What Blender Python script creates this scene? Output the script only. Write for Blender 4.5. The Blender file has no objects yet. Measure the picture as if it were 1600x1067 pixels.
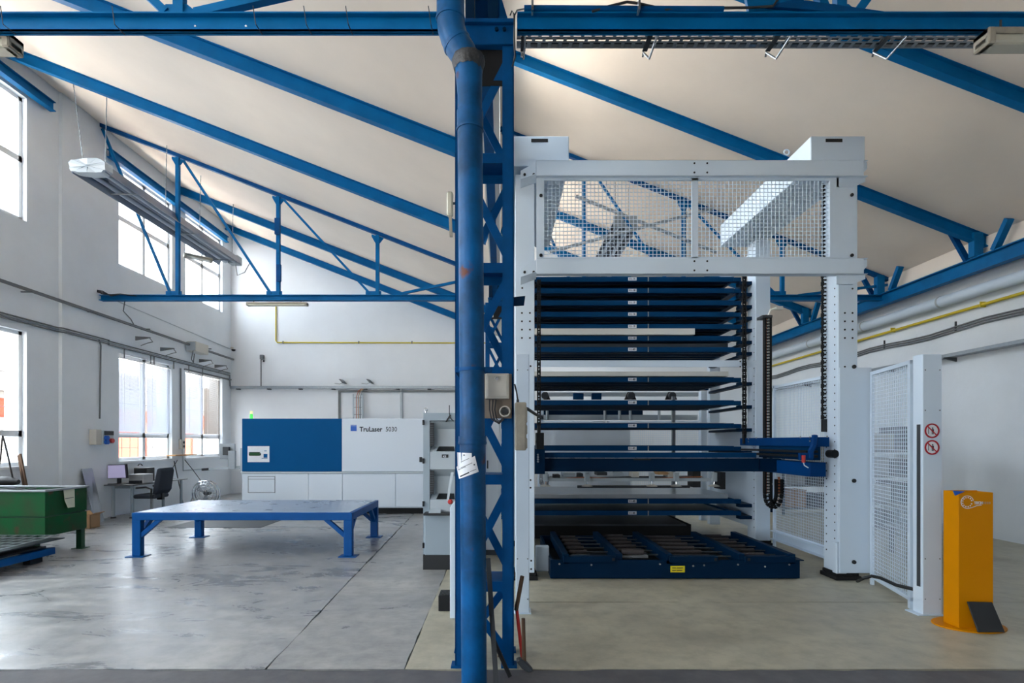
import bpy, math, random
from mathutils import Vector, Matrix
random.seed(7)
SC = bpy.context.scene
COL = SC.collection
# ------------------------------------------------------------------ camera, world, exposure
F, CX, CY, EYE = 840.0, 783.0, 690.0, 1.7          # focal length and vanishing point in pixels of the 1600x1067 photo, eye height
cam = bpy.data.cameras.new('camera')
cam.sensor_width = 36.0
cam.lens = F / 1600 * 36
cam.shift_x = (800 - CX) / 1600
cam.shift_y = (CY - 533.5) / 1600
cam.clip_end = 500
co = bpy.data.objects.new('camera', cam)
co.location = (0, 0, EYE)
co.rotation_euler = (math.pi / 2, 0, 0)
COL.objects.link(co)
SC.camera = co
world = bpy.data.worlds.new('sky')
SC.world = world
world.use_nodes = True
bg = world.node_tree.nodes['Background']
bg.inputs[0].default_value = (0.80, 0.90, 1.0, 1)
bg.inputs[1].default_value = 1.0
SC.view_settings.view_transform = 'Standard'
SC.view_settings.look = 'None'
SC.view_settings.gamma = 1
SC.view_settings.use_curve_mapping = False
SC.view_settings.exposure = 3.87
SC.cycles.max_bounces = 10
SC.cycles.diffuse_bounces = 6
SC.cycles.glossy_bounces = 4
SC.cycles.transparent_max_bounces = 12
SC.cycles.caustics_reflective = False
SC.cycles.caustics_refractive = False
SC.cycles.use_denoising = True

sun = bpy.data.lights.new('sun', 'SUN'); sun.energy = 6.0; sun.color = (1.0, .93, .82); sun.angle = .01
so_ = bpy.data.objects.new('sun', sun); COL.objects.link(so_)
so_.rotation_euler = Vector((-.40, -.62, -.95)).to_track_quat('-Z', 'Y').to_euler()
def portal(loc, rot, sx, sy):
    l = bpy.data.lights.new('sky_portal', 'AREA')
    l.shape = 'RECTANGLE'; l.size = sx; l.size_y = sy
    l.cycles.is_portal = True
    o = bpy.data.objects.new('sky_portal', l)
    o.location = loc; o.rotation_euler = rot
    COL.objects.link(o)

XL, XR, YB, YF, XV = -8.85, 8.65, 17.6, -9.0, -0.12     # left / right wall, back / front wall, valley line
SL = 0.39                                               # roof slope
def zl(x): return 5.25 - SL * x                         # underside of the left roof pitch
def zr(x): return 8.60 - SL * x                         # underside of the right roof pitch
WIN_Y = [(15.07, 17.07), (12.45, 14.46), (8.0, 10.03), (5.36, 7.38), (0.9, 2.9), (-1.7, 0.3), (-6.2, -4.2)]
UZ0, UZ1, LZ0, LZ1 = 5.80, 8.10, 1.25, 3.75
for (a, b) in WIN_Y:
    portal((XL - .02, (a + b) / 2, (UZ0 + UZ1) / 2), (0, -math.pi / 2, 0), UZ1 - UZ0, b - a)
    portal((XL - .02, (a + b) / 2, (LZ0 + LZ1) / 2), (0, -math.pi / 2, 0), LZ1 - LZ0, b - a)
    if a > 4: portal((XV - .02, (a + b) / 2, (UZ0 + UZ1) / 2), (0, -math.pi / 2, 0), UZ1 - UZ0, b - a)
FILL_GATES = [(-7.4, -3.6, 0.0, 2.8)]  # unseen open gate behind the camera, added and sized to light front-facing surfaces
for (a, b, c, d) in FILL_GATES:
    portal(((a + b) / 2, YF - .02, (c + d) / 2), (math.pi / 2, 0, 0), b - a, d - c)

def PX(px, d): return (px - CX) * d / F
def PZ(py, d): return EYE + (CY - py) * d / F
def P(px, py, d): return Vector((PX(px, d), d, PZ(py, d)))
def FD(py, z=0.0): return F * (EYE - z) / (py - CY)      # distance of a floor point seen at row py

# ------------------------------------------------------------------ materials
def s2l(c):
    return tuple(((v / 255) / 12.92 if v / 255 <= .04045 else ((v / 255 + .055) / 1.055) ** 2.4) for v in c) + (1,)
def mat(name, col, rough=.5, metal=0.0, var=.0, scale=6.0, bump=0.0, bscale=40.0, col2=None, spec=None, emit=None, estr=0, rvar=0.0, stretch=None):
    m = bpy.data.materials.new(name); m.use_nodes = True
    nt = m.node_tree; N = nt.nodes; L = nt.links
    b = N['Principled BSDF']
    c = s2l(col)
    b.inputs['Base Color'].default_value = c
    b.inputs['Roughness'].default_value = rough
    b.inputs['Metallic'].default_value = metal
    if spec is not None: b.inputs['Specular IOR Level'].default_value = spec
    if emit is not None:
        b.inputs['Emission Color'].default_value = s2l(emit); b.inputs['Emission Strength'].default_value = estr
    if var or bump or rvar or col2:
        tc = N.new('ShaderNodeTexCoord')
        src = tc.outputs['Object']
        if stretch:
            mp = N.new('ShaderNodeMapping'); mp.inputs['Scale'].default_value = stretch
            L.new(src, mp.inputs[0]); src = mp.outputs[0]
        nz = N.new('ShaderNodeTexNoise'); nz.inputs['Scale'].default_value = scale
        nz.inputs['Detail'].default_value = 6; nz.inputs['Roughness'].default_value = .6
        L.new(src, nz.inputs['Vector'])
        if var or col2:
            mr = N.new('ShaderNodeMapRange'); mr.inputs[1].default_value = .35; mr.inputs[2].default_value = .68
            L.new(nz.outputs['Fac'], mr.inputs[0])
            mx = N.new('ShaderNodeMix'); mx.data_type = 'RGBA'
            c2 = s2l(col2) if col2 else tuple(v * (1 - var) for v in c[:3]) + (1,)
            mx.inputs[6].default_value = c; mx.inputs[7].default_value = c2
            L.new(mr.outputs[0], mx.inputs[0]); L.new(mx.outputs[2], b.inputs['Base Color'])
        if rvar:
            m2 = N.new('ShaderNodeMapRange'); m2.inputs[1].default_value = .3; m2.inputs[2].default_value = .7
            m2.inputs[3].default_value = max(.02, rough - rvar); m2.inputs[4].default_value = min(1, rough + rvar)
            L.new(nz.outputs['Fac'], m2.inputs[0]); L.new(m2.outputs[0], b.inputs['Roughness'])
        if bump:
            n2 = N.new('ShaderNodeTexNoise'); n2.inputs['Scale'].default_value = bscale; n2.inputs['Detail'].default_value = 4
            L.new(src, n2.inputs['Vector'])
            bp = N.new('ShaderNodeBump'); bp.inputs['Strength'].default_value = bump; bp.inputs['Distance'].default_value = .02
            L.new(n2.outputs['Fac'], bp.inputs['Height']); L.new(bp.outputs[0], b.inputs['Normal'])
    return m

def concrete(name, c1, c2, c3, rough, rvar, streak=True):
    m = bpy.data.materials.new(name); m.use_nodes = True
    nt = m.node_tree; N = nt.nodes; L = nt.links; b = N['Principled BSDF']
    geo = N.new('ShaderNodeNewGeometry')
    mp = N.new('ShaderNodeMapping'); mp.inputs['Rotation'].default_value = (0, 0, math.radians(-38))
    mp.inputs['Scale'].default_value = (.75, 1.9, 1) if streak else (1, 1, 1)
    L.new(geo.outputs['Position'], mp.inputs[0])
    n1 = N.new('ShaderNodeTexNoise'); n1.inputs['Scale'].default_value = 1.1; n1.inputs['Detail'].default_value = 8; n1.inputs['Roughness'].default_value = .7
    n1.inputs['Distortion'].default_value = .9 if streak else .4
    L.new(mp.outputs[0], n1.inputs['Vector'])
    n2 = N.new('ShaderNodeTexNoise'); n2.inputs['Scale'].default_value = 5.0; n2.inputs['Detail'].default_value = 8; n2.inputs['Roughness'].default_value = .65
    L.new(geo.outputs['Position'], n2.inputs['Vector'])
    n3 = N.new('ShaderNodeTexNoise'); n3.inputs['Scale'].default_value = 60; n3.inputs['Detail'].default_value = 3
    L.new(geo.outputs['Position'], n3.inputs['Vector'])
    r1 = N.new('ShaderNodeMapRange'); r1.inputs[1].default_value = .34; r1.inputs[2].default_value = .72; L.new(n1.outputs['Fac'], r1.inputs[0])
    r2 = N.new('ShaderNodeMapRange'); r2.inputs[1].default_value = .42; r2.inputs[2].default_value = .80; L.new(n2.outputs['Fac'], r2.inputs[0])
    a = N.new('ShaderNodeMix'); a.data_type = 'RGBA'; a.inputs[6].default_value = s2l(c1); a.inputs[7].default_value = s2l(c2); L.new(r1.outputs[0], a.inputs[0])
    c = N.new('ShaderNodeMix'); c.data_type = 'RGBA'; c.inputs[7].default_value = s2l(c3)
    L.new(a.outputs[2], c.inputs[6])
    ml = N.new('ShaderNodeMath'); ml.operation = 'MULTIPLY'; ml.inputs[1].default_value = .6; L.new(r2.outputs[0], ml.inputs[0]); L.new(ml.outputs[0], c.inputs[0])
    L.new(c.outputs[2], b.inputs['Base Color'])
    rr = N.new('ShaderNodeMapRange'); rr.inputs[1].default_value = .3; rr.inputs[2].default_value = .7
    rr.inputs[3].default_value = rough + rvar; rr.inputs[4].default_value = rough - rvar
    L.new(n1.outputs['Fac'], rr.inputs[0]); L.new(rr.outputs[0], b.inputs['Roughness'])
    bp = N.new('ShaderNodeBump'); bp.inputs['Strength'].default_value = .12; bp.inputs['Distance'].default_value = .01
    ad = N.new('ShaderNodeMath'); ad.operation = 'ADD'; L.new(n2.outputs['Fac'], ad.inputs[0])
    m3 = N.new('ShaderNodeMath'); m3.operation = 'MULTIPLY'; m3.inputs[1].default_value = .25; L.new(n3.outputs['Fac'], m3.inputs[0]); L.new(m3.outputs[0], ad.inputs[1])
    L.new(ad.outputs[0], bp.inputs['Height']); L.new(bp.outputs[0], b.inputs['Normal'])
    return m

def glassy(name, tint=(1, 1, 1), gloss=.06):
    m = bpy.data.materials.new(name); m.use_nodes = True
    nt = m.node_tree; N = nt.nodes; L = nt.links
    N.remove(N['Principled BSDF'])
    t = N.new('ShaderNodeBsdfTransparent'); t.inputs[0].default_value = tint + (1,)
    g = N.new('ShaderNodeBsdfGlossy'); g.inputs['Roughness'].default_value = .03
    x = N.new('ShaderNodeMixShader'); x.inputs[0].default_value = gloss
    L.new(t.outputs[0], x.inputs[1]); L.new(g.outputs[0], x.inputs[2]); L.new(x.outputs[0], N['Material Output'].inputs[0])
    return m
def film(name, col, alpha, rough=.4):
    m = bpy.data.materials.new(name); m.use_nodes = True
    nt = m.node_tree; N = nt.nodes; L = nt.links; b = N['Principled BSDF']
    b.inputs['Base Color'].default_value = s2l(col); b.inputs['Roughness'].default_value = rough; b.inputs['Alpha'].default_value = alpha
    return m
def translucent(name, col, tr=.5):
    m = bpy.data.materials.new(name); m.use_nodes = True
    nt = m.node_tree; N = nt.nodes; L = nt.links
    N.remove(N['Principled BSDF'])
    d = N.new('ShaderNodeBsdfDiffuse'); d.inputs[0].default_value = s2l(col)
    t = N.new('ShaderNodeBsdfTranslucent'); t.inputs[0].default_value = s2l(col)
    x = N.new('ShaderNodeMixShader'); x.inputs[0].default_value = tr
    L.new(d.outputs[0], x.inputs[1]); L.new(t.outputs[0], x.inputs[2]); L.new(x.outputs[0], N['Material Output'].inputs[0])
    return m

MT = dict(
    wall=mat('wall_plaster', (228, 234, 239), .85, var=.06, scale=1.2, bump=.15, bscale=9),
    backwall=mat('back_wall_plaster', (230, 234, 238), .85, var=.05, scale=1.0, bump=.1, bscale=9),
    ceil=mat('ceiling_paint', (238, 226, 213), .9, var=.06, scale=.9),
    valley=mat('valley_wall_paint', (228, 226, 222), .85, var=.05),
    floorL=concrete('concrete_worn', (172, 173, 171), (116, 121, 127), (68, 72, 77), .32, .14),
    floorR=concrete('concrete_beige', (188, 184, 164), (158, 154, 138), (118, 114, 102), .42, .12, False),
    floorM=concrete('concrete_grey', (174, 174, 170), (124, 127, 130), (82, 85, 88), .36, .12, True),
    rooftop=mat('roof_felt', (158, 153, 146), .9, var=.1),
    floorN=concrete('dark_screed', (92, 92, 96), (66, 68, 72), (116, 116, 118), .6, .1, False),
    gap=mat('joint_dirt', (52, 48, 44), .95),
    ground=mat('yard_paving', (196, 190, 182), .9, var=.15),
    blue=mat('blue_paint', (0, 104, 164), .48, spec=.12, var=.22, scale=3, bump=.05, bscale=30),
    bluecol=mat('blue_column_paint', (0, 78, 138), .5, spec=.12, var=.3, scale=4, bump=.05, bscale=30),
    bluepipe=mat('blue_pipe_paint', (0, 94, 158), .42, spec=.25, col2=(4, 44, 72), scale=2.2, bump=.06, bscale=25, rvar=.12),
    rust=mat('rust', (120, 66, 44), .9, var=.4, scale=30),
    tblue=mat('table_blue_paint', (0, 78, 146), .42, spec=.15, var=.12, scale=5),
    tsteel=mat('table_top_steel', (168, 182, 198), .3, .35, var=.06, scale=3, rvar=.05),
    navy=mat('navy_paint', (0, 56, 98), .45, spec=.12, var=.12, scale=4),
    navyd=mat('dark_navy_paint', (0, 34, 62), .5, spec=.1, var=.12, scale=4),
    white=mat('white_powder_coat', (208, 222, 235), .45),
    white2=mat('white_machine_paint', (208, 217, 226), .42),
    grey=mat('grey_sheet_metal', (150, 156, 160), .42, .3, var=.1),
    lgrey=mat('light_grey_paint', (176, 186, 192), .45),
    cabgrey=mat('cabinet_grey', (150, 164, 174), .5),
    dgrey=mat('dark_grey', (60, 64, 68), .55),
    black=mat('black_plastic', (20, 21, 23), .5),
    blackm=mat('black_matte', (14, 14, 15), .85),
    galv=mat('galvanised_steel', (152, 160, 166), .38, .6, var=.15, scale=20),
    steel=mat('bare_steel', (170, 172, 174), .3, .8, var=.15, scale=8, rvar=.1),
    sheet=mat('sheet_steel', (168, 174, 180), .28, .7, var=.12, scale=3),
    dsheet=mat('dark_sheet_steel', (70, 74, 80), .4, .6, var=.2, scale=3),
    whitepack=mat('pale_sheet_pack', (206, 206, 200), .5),
    machblue=mat('machine_blue', (0, 80, 134), .5, spec=.06, var=.06, scale=1.5),
    logoblue=mat('logo_blue', (0, 84, 178), .5),
    ink=mat('ink', (36, 42, 50), .7),
    paper=mat('paper', (228, 230, 234), .8, var=.05, scale=20),
    paperc=mat('cream_paper', (214, 214, 190), .85),
    green=mat('green_bin_paint', (6, 86, 44), .55, spec=.2, col2=(44, 66, 40), scale=2.6, bump=.1, bscale=20),
    greend=mat('dark_green_paint', (10, 74, 40), .5, var=.3, scale=4),
    yellow=mat('yellow_paint', (210, 134, 0), .5, spec=.1, var=.04),
    yel2=mat('yellow_label', (226, 206, 20), .6),
    gas=mat('yellow_gas_pipe', (206, 184, 40), .45),
    plastic=mat('beige_plastic', (202, 198, 188), .5),
    oldplastic=mat('aged_beige_plastic', (166, 160, 146), .6, var=.2, scale=12),
    plywood=mat('brown_board', (150, 136, 122), .8, var=.2, scale=8),
    card=mat('cardboard', (186, 148, 108), .9, var=.1),
    wood=mat('old_wood', (104, 78, 58), .8, var=.35, scale=14, stretch=(1, 1, .1)),
    red=mat('red_paint', (186, 44, 40), .5),
    signred=mat('sign_red', (176, 28, 42), .6),
    copper=mat('cable_orange', (176, 100, 60), .6),
    cable=mat('grey_cable', (110, 114, 116), .6),
    cabled=mat('dark_cable', (46, 48, 52), .6),
    fabric=mat('chair_fabric', (44, 50, 60), .95, var=.2, scale=60),
    screen=mat('monitor_screen', (90, 90, 120), .3, emit=(150, 145, 175), estr=.06),
    greenlamp=mat('green_lamp', (90, 255, 110), .4, emit=(110, 255, 120), estr=.025),
    amber=mat('clear_lamp', (240, 240, 190), .4, emit=(240, 240, 180), estr=.04),
    blind=translucent('blind_slat', (208, 214, 224), .03),
    upvc=mat('white_window_frame', (232, 234, 236), .4),
    glass=glassy('window_glass'),
    lampglass=film('aged_lamp_diffuser', (204, 202, 186), .85, .25),
    wrap=film('plastic_wrap', (214, 224, 230), .75, .2),
    orange=mat('orange_render', (140, 46, 20), .9, var=.08),
    rooft=mat('grey_roof_tiles', (50, 41, 37), .9, var=.2, scale=8),
    outwhite=mat('pale_yard_wall', (104, 104, 104), .9),
    heat=mat('heater_reflector', (122, 132, 148), .3, .6, var=.2, scale=2),
    heattube=mat('heater_tube', (170, 178, 190), .35, .4),
    bitumen=mat('bitumen_wrap', (58, 60, 64), .5, var=.4, scale=25, bump=.4, bscale=40),
    chrome=mat('chrome', (200, 204, 208), .12, 1.0),
    brown=mat('brown_rubber', (58, 52, 52), .7),
    boxw=mat('white_box', (168, 170, 172), .6),
    liftblue=mat('lift_blue', (0, 56, 112), .5, spec=.12, var=.08),
    boxd=mat('dark_box', (44, 50, 66), .7),
)

def add_rust(m, scale, lo, hi, col):
    nt = m.node_tree; N = nt.nodes; L = nt.links; b = N['Principled BSDF']
    src = b.inputs['Base Color'].links[0].from_socket
    tc = N.new('ShaderNodeTexCoord'); nz = N.new('ShaderNodeTexNoise'); nz.inputs['Scale'].default_value = scale; nz.inputs['Detail'].default_value = 5
    L.new(tc.outputs['Object'], nz.inputs['Vector'])
    mr = N.new('ShaderNodeMapRange'); mr.inputs[1].default_value = lo; mr.inputs[2].default_value = hi; L.new(nz.outputs['Fac'], mr.inputs[0])
    mx = N.new('ShaderNodeMix'); mx.data_type = 'RGBA'; mx.inputs[7].default_value = s2l(col)
    L.new(src, mx.inputs[6]); L.new(mr.outputs[0], mx.inputs[0]); L.new(mx.outputs[2], b.inputs['Base Color'])
add_rust(MT['bluepipe'], 5.5, .66, .74, (96, 52, 36))
add_rust(MT['green'], 3.5, .62, .72, (78, 60, 42))
# ------------------------------------------------------------------ mesh helpers
ROOT = {}
class M:
    def __init__(s): s.v = []; s.f = []
    def add(s, vs, fs):
        n = len(s.v); s.v += [tuple(v) for v in vs]; s.f += [tuple(i + n for i in f) for f in fs]; return s
    def box(s, x0, x1, y0, y1, z0, z1):
        x0, x1 = sorted((x0, x1)); y0, y1 = sorted((y0, y1)); z0, z1 = sorted((z0, z1))
        return s.add([(x0, y0, z0), (x1, y0, z0), (x1, y1, z0), (x0, y1, z0), (x0, y0, z1), (x1, y0, z1), (x1, y1, z1), (x0, y1, z1)],
                     [(3, 2, 1, 0), (4, 5, 6, 7), (0, 1, 5, 4), (1, 2, 6, 5), (2, 3, 7, 6), (3, 0, 4, 7)])
    def bar(s, p, q, w, h=None, up=(0, 0, 1), du=0.0, dw=0.0):
        p = Vector(p); q = Vector(q); h = w if h is None else h
        d = (q - p).normalized(); u = Vector(up)
        if abs(d.dot(u)) > .98: u = Vector((0, 1, 0))
        r = d.cross(u).normalized(); u = r.cross(d).normalized()
        c = []
        for e in (p, q):
            for (a, b) in ((-1, -1), (1, -1), (1, 1), (-1, 1)):
                c.append(e + r * (a * w / 2 + dw) + u * (b * h / 2 + du))
        return s.add(c, [(0, 1, 2, 3), (7, 6, 5, 4), (4, 5, 1, 0), (5, 6, 2, 1), (6, 7, 3, 2), (7, 4, 0, 3)])
    def ibeam(s, p, q, w, h, t=.012, up=(0, 0, 1)):
        s.bar(p, q, w, t, up, h / 2 - t / 2); s.bar(p, q, w, t, up, -h / 2 + t / 2); return s.bar(p, q, t, h - 2 * t, up)
    def channel(s, p, q, w, h, t=.01, up=(0, 0, 1), side=1):
        s.bar(p, q, w, t, up, h / 2 - t / 2); s.bar(p, q, w, t, up, -h / 2 + t / 2); return s.bar(p, q, t, h, up, 0, side * (w / 2 - t / 2))
    def cyl(s, p, q, r, n=12, r2=None, cap=True):
        p = Vector(p); q = Vector(q); r2 = r if r2 is None else r2
        d = (q - p).normalized(); a = d.orthogonal().normalized(); b = d.cross(a)
        vs = [p + (a * math.cos(2 * math.pi * i / n) + b * math.sin(2 * math.pi * i / n)) * r for i in range(n)]
        vs += [q + (a * math.cos(2 * math.pi * i / n) + b * math.sin(2 * math.pi * i / n)) * r2 for i in range(n)]
        fs = [(i, (i + 1) % n, n + (i + 1) % n, n + i) for i in range(n)]
        if cap: fs += [tuple(range(n - 1, -1, -1)), tuple(range(n, 2 * n))]
        return s.add(vs, fs)
    def tube(s, pts, r, n=8):
        pts = [Vector(p) for p in pts]; m = len(pts)
        rs = r if isinstance(r, (list, tuple)) else [r] * m
        t0 = (pts[1] - pts[0]).normalized(); a = t0.orthogonal().normalized(); vs = []; fs = []
        for i, p in enumerate(pts):
            t = (pts[min(i + 1, m - 1)] - pts[max(i - 1, 0)]).normalized()
            a = (a - t * a.dot(t)).normalized(); b = t.cross(a)
            vs += [p + (a * math.cos(2 * math.pi * k / n) + b * math.sin(2 * math.pi * k / n)) * rs[i] for k in range(n)]
        for i in range(m - 1):
            for k in range(n):
                fs.append((i * n + k, i * n + (k + 1) % n, (i + 1) * n + (k + 1) % n, (i + 1) * n + k))
        fs += [tuple(range(n - 1, -1, -1)), tuple(range((m - 1) * n, m * n))]
        return s.add(vs, fs)
    def prism(s, poly, ax, a0, a1):
        n = len(poly)
        def mk(p, a): return {'x': (a, p[0], p[1]), 'y': (p[0], a, p[1]), 'z': (p[0], p[1], a)}[ax]
        vs = [mk(p, a0) for p in poly] + [mk(p, a1) for p in poly]
        return s.add(vs, [tuple(range(n - 1, -1, -1)), tuple(range(n, 2 * n))] + [(i, (i + 1) % n, n + (i + 1) % n, n + i) for i in range(n)])
    def lathe(s, prof, c=(0, 0, 0), n=16, axis='z'):
        vs = []; fs = []; m = len(prof)
        for i in range(n):
            a = 2 * math.pi * i / n
            for (r, h) in prof:
                x, y, z = r * math.cos(a), r * math.sin(a), h
                if axis == 'y': x, y, z = x, z, y
                if axis == 'x': x, y, z = z, x, y
                vs.append((c[0] + x, c[1] + y, c[2] + z))
        for i in range(n):
            j = (i + 1) % n
            for k in range(m - 1): fs.append((i * m + k, j * m + k, j * m + k + 1, i * m + k + 1))
        return s.add(vs, fs)
    def quad(s, a, b, c, d): return s.add([a, b, c, d], [(0, 1, 2, 3)])
    def plate(s, a, b, c, d, t):
        a, b, c, d = map(Vector, (a, b, c, d)); n = (b - a).cross(d - a).normalized() * t
        return s.add([a, b, c, d, a + n, b + n, c + n, d + n], [(3, 2, 1, 0), (4, 5, 6, 7), (0, 1, 5, 4), (1, 2, 6, 5), (2, 3, 7, 6), (3, 0, 4, 7)])
    def build(s, name, m, parent=None, label=None, cat=None, group=None, kind=None, bevel=0, smooth=False, seg=1):
        vs = s.v
        if parent is not None: off = ROOT[parent.name]
        else:
            xs = [v[0] for v in vs]; ys = [v[1] for v in vs]; zs = [v[2] for v in vs]
            off = Vector(((min(xs) + max(xs)) / 2, (min(ys) + max(ys)) / 2, min(zs)))
        me = bpy.data.meshes.new(name)
        me.from_pydata([(v[0] - off.x, v[1] - off.y, v[2] - off.z) for v in vs], [], s.f)
        me.validate(); me.update()
        import bmesh
        bm = bmesh.new(); bm.from_mesh(me); bmesh.ops.recalc_face_normals(bm, faces=bm.faces); bm.to_mesh(me); bm.free()
        me.materials.append(MT[m] if isinstance(m, str) else m)
        if smooth:
            me.shade_smooth()
            try: me.set_sharp_from_angle(angle=math.radians(40))
            except Exception: pass
        o = bpy.data.objects.new(name, me); COL.objects.link(o)
        if parent is not None: o.parent = parent
        else: o.location = off
        ROOT[o.name] = off
        if bevel:
            b = o.modifiers.new('bevel', 'BEVEL'); b.width = bevel; b.segments = seg; b.limit_method = 'ANGLE'
        tag(o, label, cat, group, kind)
        return o
def tag(o, label=None, cat=None, group=None, kind=None):
    if label: o['label'] = label
    if cat: o['category'] = cat
    if group: o['group'] = group
    if kind: o['kind'] = kind
    return o
def thing(name, label, cat, loc, group=None, kind=None):
    o = bpy.data.objects.new(name, None); COL.objects.link(o); o.location = loc; o.empty_display_size = .1
    ROOT[o.name] = Vector(loc)
    return tag(o, label, cat, group, kind)
def copy_tree(o, parent=None):
    c = o.copy(); COL.objects.link(c)
    ROOT[c.name] = ROOT[o.name]
    if parent is not None: c.parent = parent
    for ch in list(o.children): copy_tree(ch, c)
    return c
def text(name, s, size, m, parent, loc, rot=(math.pi / 2, 0, 0), bold=0.0, sx=1.0):
    cu = bpy.data.curves.new(name, 'FONT'); cu.body = s; cu.size = size; cu.offset = bold; cu.extrude = .0008; cu.resolution_u = 3
    tmp = bpy.data.objects.new('tmp', cu); COL.objects.link(tmp)
    dg = bpy.context.evaluated_depsgraph_get(); dg.update()
    me = bpy.data.meshes.new_from_object(tmp.evaluated_get(dg))
    bpy.data.objects.remove(tmp)
    R = Matrix.Translation(Vector(loc)) @ Matrix.LocRotScale(None, __import__('mathutils').Euler(rot), (sx, 1, 1))
    me.transform(R); me.name = name
    me.transform(Matrix.Translation(-ROOT[parent.name]))
    me.materials.clear(); me.materials.append(MT[m])
    o = bpy.data.objects.new(name, me); COL.objects.link(o); o.parent = parent; ROOT[o.name] = ROOT[parent.name]
    return o
def arc(c, r, a0, a1, n, ax='xz'):
    out = []
    for i in range(n + 1):
        a = math.radians(a0 + (a1 - a0) * i / n)
        u, w = r * math.cos(a), r * math.sin(a)
        out.append((c[0] + u, c[1], c[2] + w) if ax == 'xz' else ((c[0] + u, c[1] + w, c[2]) if ax == 'xy' else (c[0], c[1] + u, c[2] + w)))
    return out
# ================================================================== THE SETTING
def jit(p, q, n, a):
    p = Vector(p); q = Vector(q); d = (q - p); nrm = Vector((-d.y, d.x)).normalized()
    return [p + d * (i / n) + nrm * (random.uniform(-a, a) if 0 < i < n else 0) for i in range(n)]
def slab(poly, m, parent, edge=.010, z0=-.04, z1=0.0):
    pts = []
    for i in range(len(poly)):
        p, q = poly[i], poly[(i + 1) % len(poly)]
        L = (Vector(q) - Vector(p)).length
        pts += jit(p, q, max(2, int(L / .22)), edge)
    o = M().prism([(p.x, p.y) for p in pts], 'z', z0, z1).build('floor_slab', m, parent)
    return o
fl = M().box(XL - .4, XR + .4, YF - .4, YB + .4, -.09, -.04).build('floor', 'gap', kind='structure')
tag(fl, 'worn grey concrete workshop floor with open slab joints', 'floor')
def JX(y): return -1.76 - .0357 * (y - 4.0)             # the long joint between table and column
J2 = -.722
g = .008
slab([(XL - .3, 4.02), (JX(4) - g, 4.02), (JX(10.6) - g, 10.6), (XL - .3, 10.6)], 'floorL', fl)
slab([(XL - .3, 10.62), (JX(10.6) - g, 10.62), (JX(17.6) - g, 17.9), (XL - .3, 17.9)], 'floorL', fl)
slab([(JX(4) + g, 4.02), (J2 - .003, 4.02), (J2 - .003, 17.9), (JX(17.6) + g, 17.9)], 'floorM', fl)
slab([(J2 + .003, 4.02), (XR + .3, 4.02), (XR + .3, 5.69), (J2 + .003, 5.69)], 'floorR', fl, .006)
slab([(J2 + .003, 5.70), (XR + .3, 5.70), (XR + .3, 17.9), (J2 + .003, 17.9)], 'floorR', fl, .006)
slab([(XL - .3, YF - .3), (XR + .3, YF - .3), (XR + .3, 4.0), (XL - .3, 4.0)], 'floorN', fl, .02)
tag(M().box(-90, 60, -60, 80, -.5, -.1).build('ground', 'ground', kind='structure'), 'grey asphalt yard around the hall', 'ground')

def wall_grid(m, X0, X1, y0, y1, z0, z1, holes):
    ys = sorted({y0, y1} | {h[0] for h in holes} | {h[1] for h in holes}); ys = [y for y in ys if y0 <= y <= y1]
    for a, b in zip(ys, ys[1:]):
        cut = sorted([(h[2], h[3]) for h in holes if h[0] <= a + 1e-6 and h[1] >= b - 1e-6])
        z = z0
        for (c, d) in cut:
            if c > z: m.box(X0, X1, a, b, z, c)
            z = d
        if z < z1: m.box(X0, X1, a, b, z, z1)
holesL = [(a, b, UZ0, UZ1) for a, b in WIN_Y] + [(a, b, LZ0, LZ1) for a, b in WIN_Y]
m = M(); wall_grid(m, XL - .42, XL, YF - .4, YB + .4, 0, zl(XL) + .05, holesL)
m.box(XL, XL + .07, 10.75, 12.0, 0, zl(XL))
wl = m.build('wall_left', 'wall', kind='structure')
m = M(); wall_grid(m, XV - .1, XV + .1, YF, YB, zl(XV) - .12, zr(XV) + .02, [(a, b, UZ0, UZ1) for a, b in WIN_Y if a > 4])
m.build('wall_valley', 'valley', kind='structure')
m = M(); m.prism([(XL - .4, 0), (XR + .4, 0), (XR + .4, zr(XR + .4)), (XV, zr(XV)), (XV, zl(XV)), (XL - .4, zl(XL - .4))], 'y', YB, YB + .35)
m.build('wall_back', 'backwall', kind='structure')
m = M(); m.box(XR, XR + .35, YF - .4, YB + .4, 0, zr(XR)).build('wall_right', 'wall', kind='structure')
m = M()
xs = [XL - .4, FILL_GATES[0][0], FILL_GATES[0][1], XR + .4]
for i in range(3):
    z0 = FILL_GATES[0][3] if i == 1 else 0
    a, b = xs[i], xs[i + 1]
    def zt(x): return (zl(x) if x < XV else zr(x)) + .03
    seg = [a] + ([XV] if a < XV < b else []) + [b]
    for p, q in zip(seg, seg[1:]):
        e = 1e-4
        m.prism([(p, z0), (q, z0), (q, zt(q - e)), (p, zt(p + e))], 'y', YF - .35, YF)
m.build('wall_front', 'wall', kind='structure')
m = M(); x0, x1 = XL - .9, XV
m.prism([(x0, zl(x0)), (x1, zl(x1)), (x1, zl(x1) + .16), (x0, zl(x0) + .16)], 'y', YF - .4, YB + .4)
m.build('ceiling', 'ceil', kind='structure')
m = M(); x0, x1 = XV - .5, XR + .4
m.prism([(x0, zr(x0)), (x1, zr(x1)), (x1, zr(x1) + .16), (x0, zr(x0) + .16)], 'y', YF - .4, YB + .4)
m.build('ceiling', 'ceil', kind='structure')
x0, x1 = XL - .9, XV
M().prism([(x0, zl(x0) + .162), (x1 - .1, zl(x1 - .1) + .162), (x1 - .1, zl(x1 - .1) + .18), (x0, zl(x0) + .18)], 'y', YF - .5, YB + .5).build('roof_left', 'rooftop', kind='structure')
x0, x1 = XV - .6, XR + .5
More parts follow.
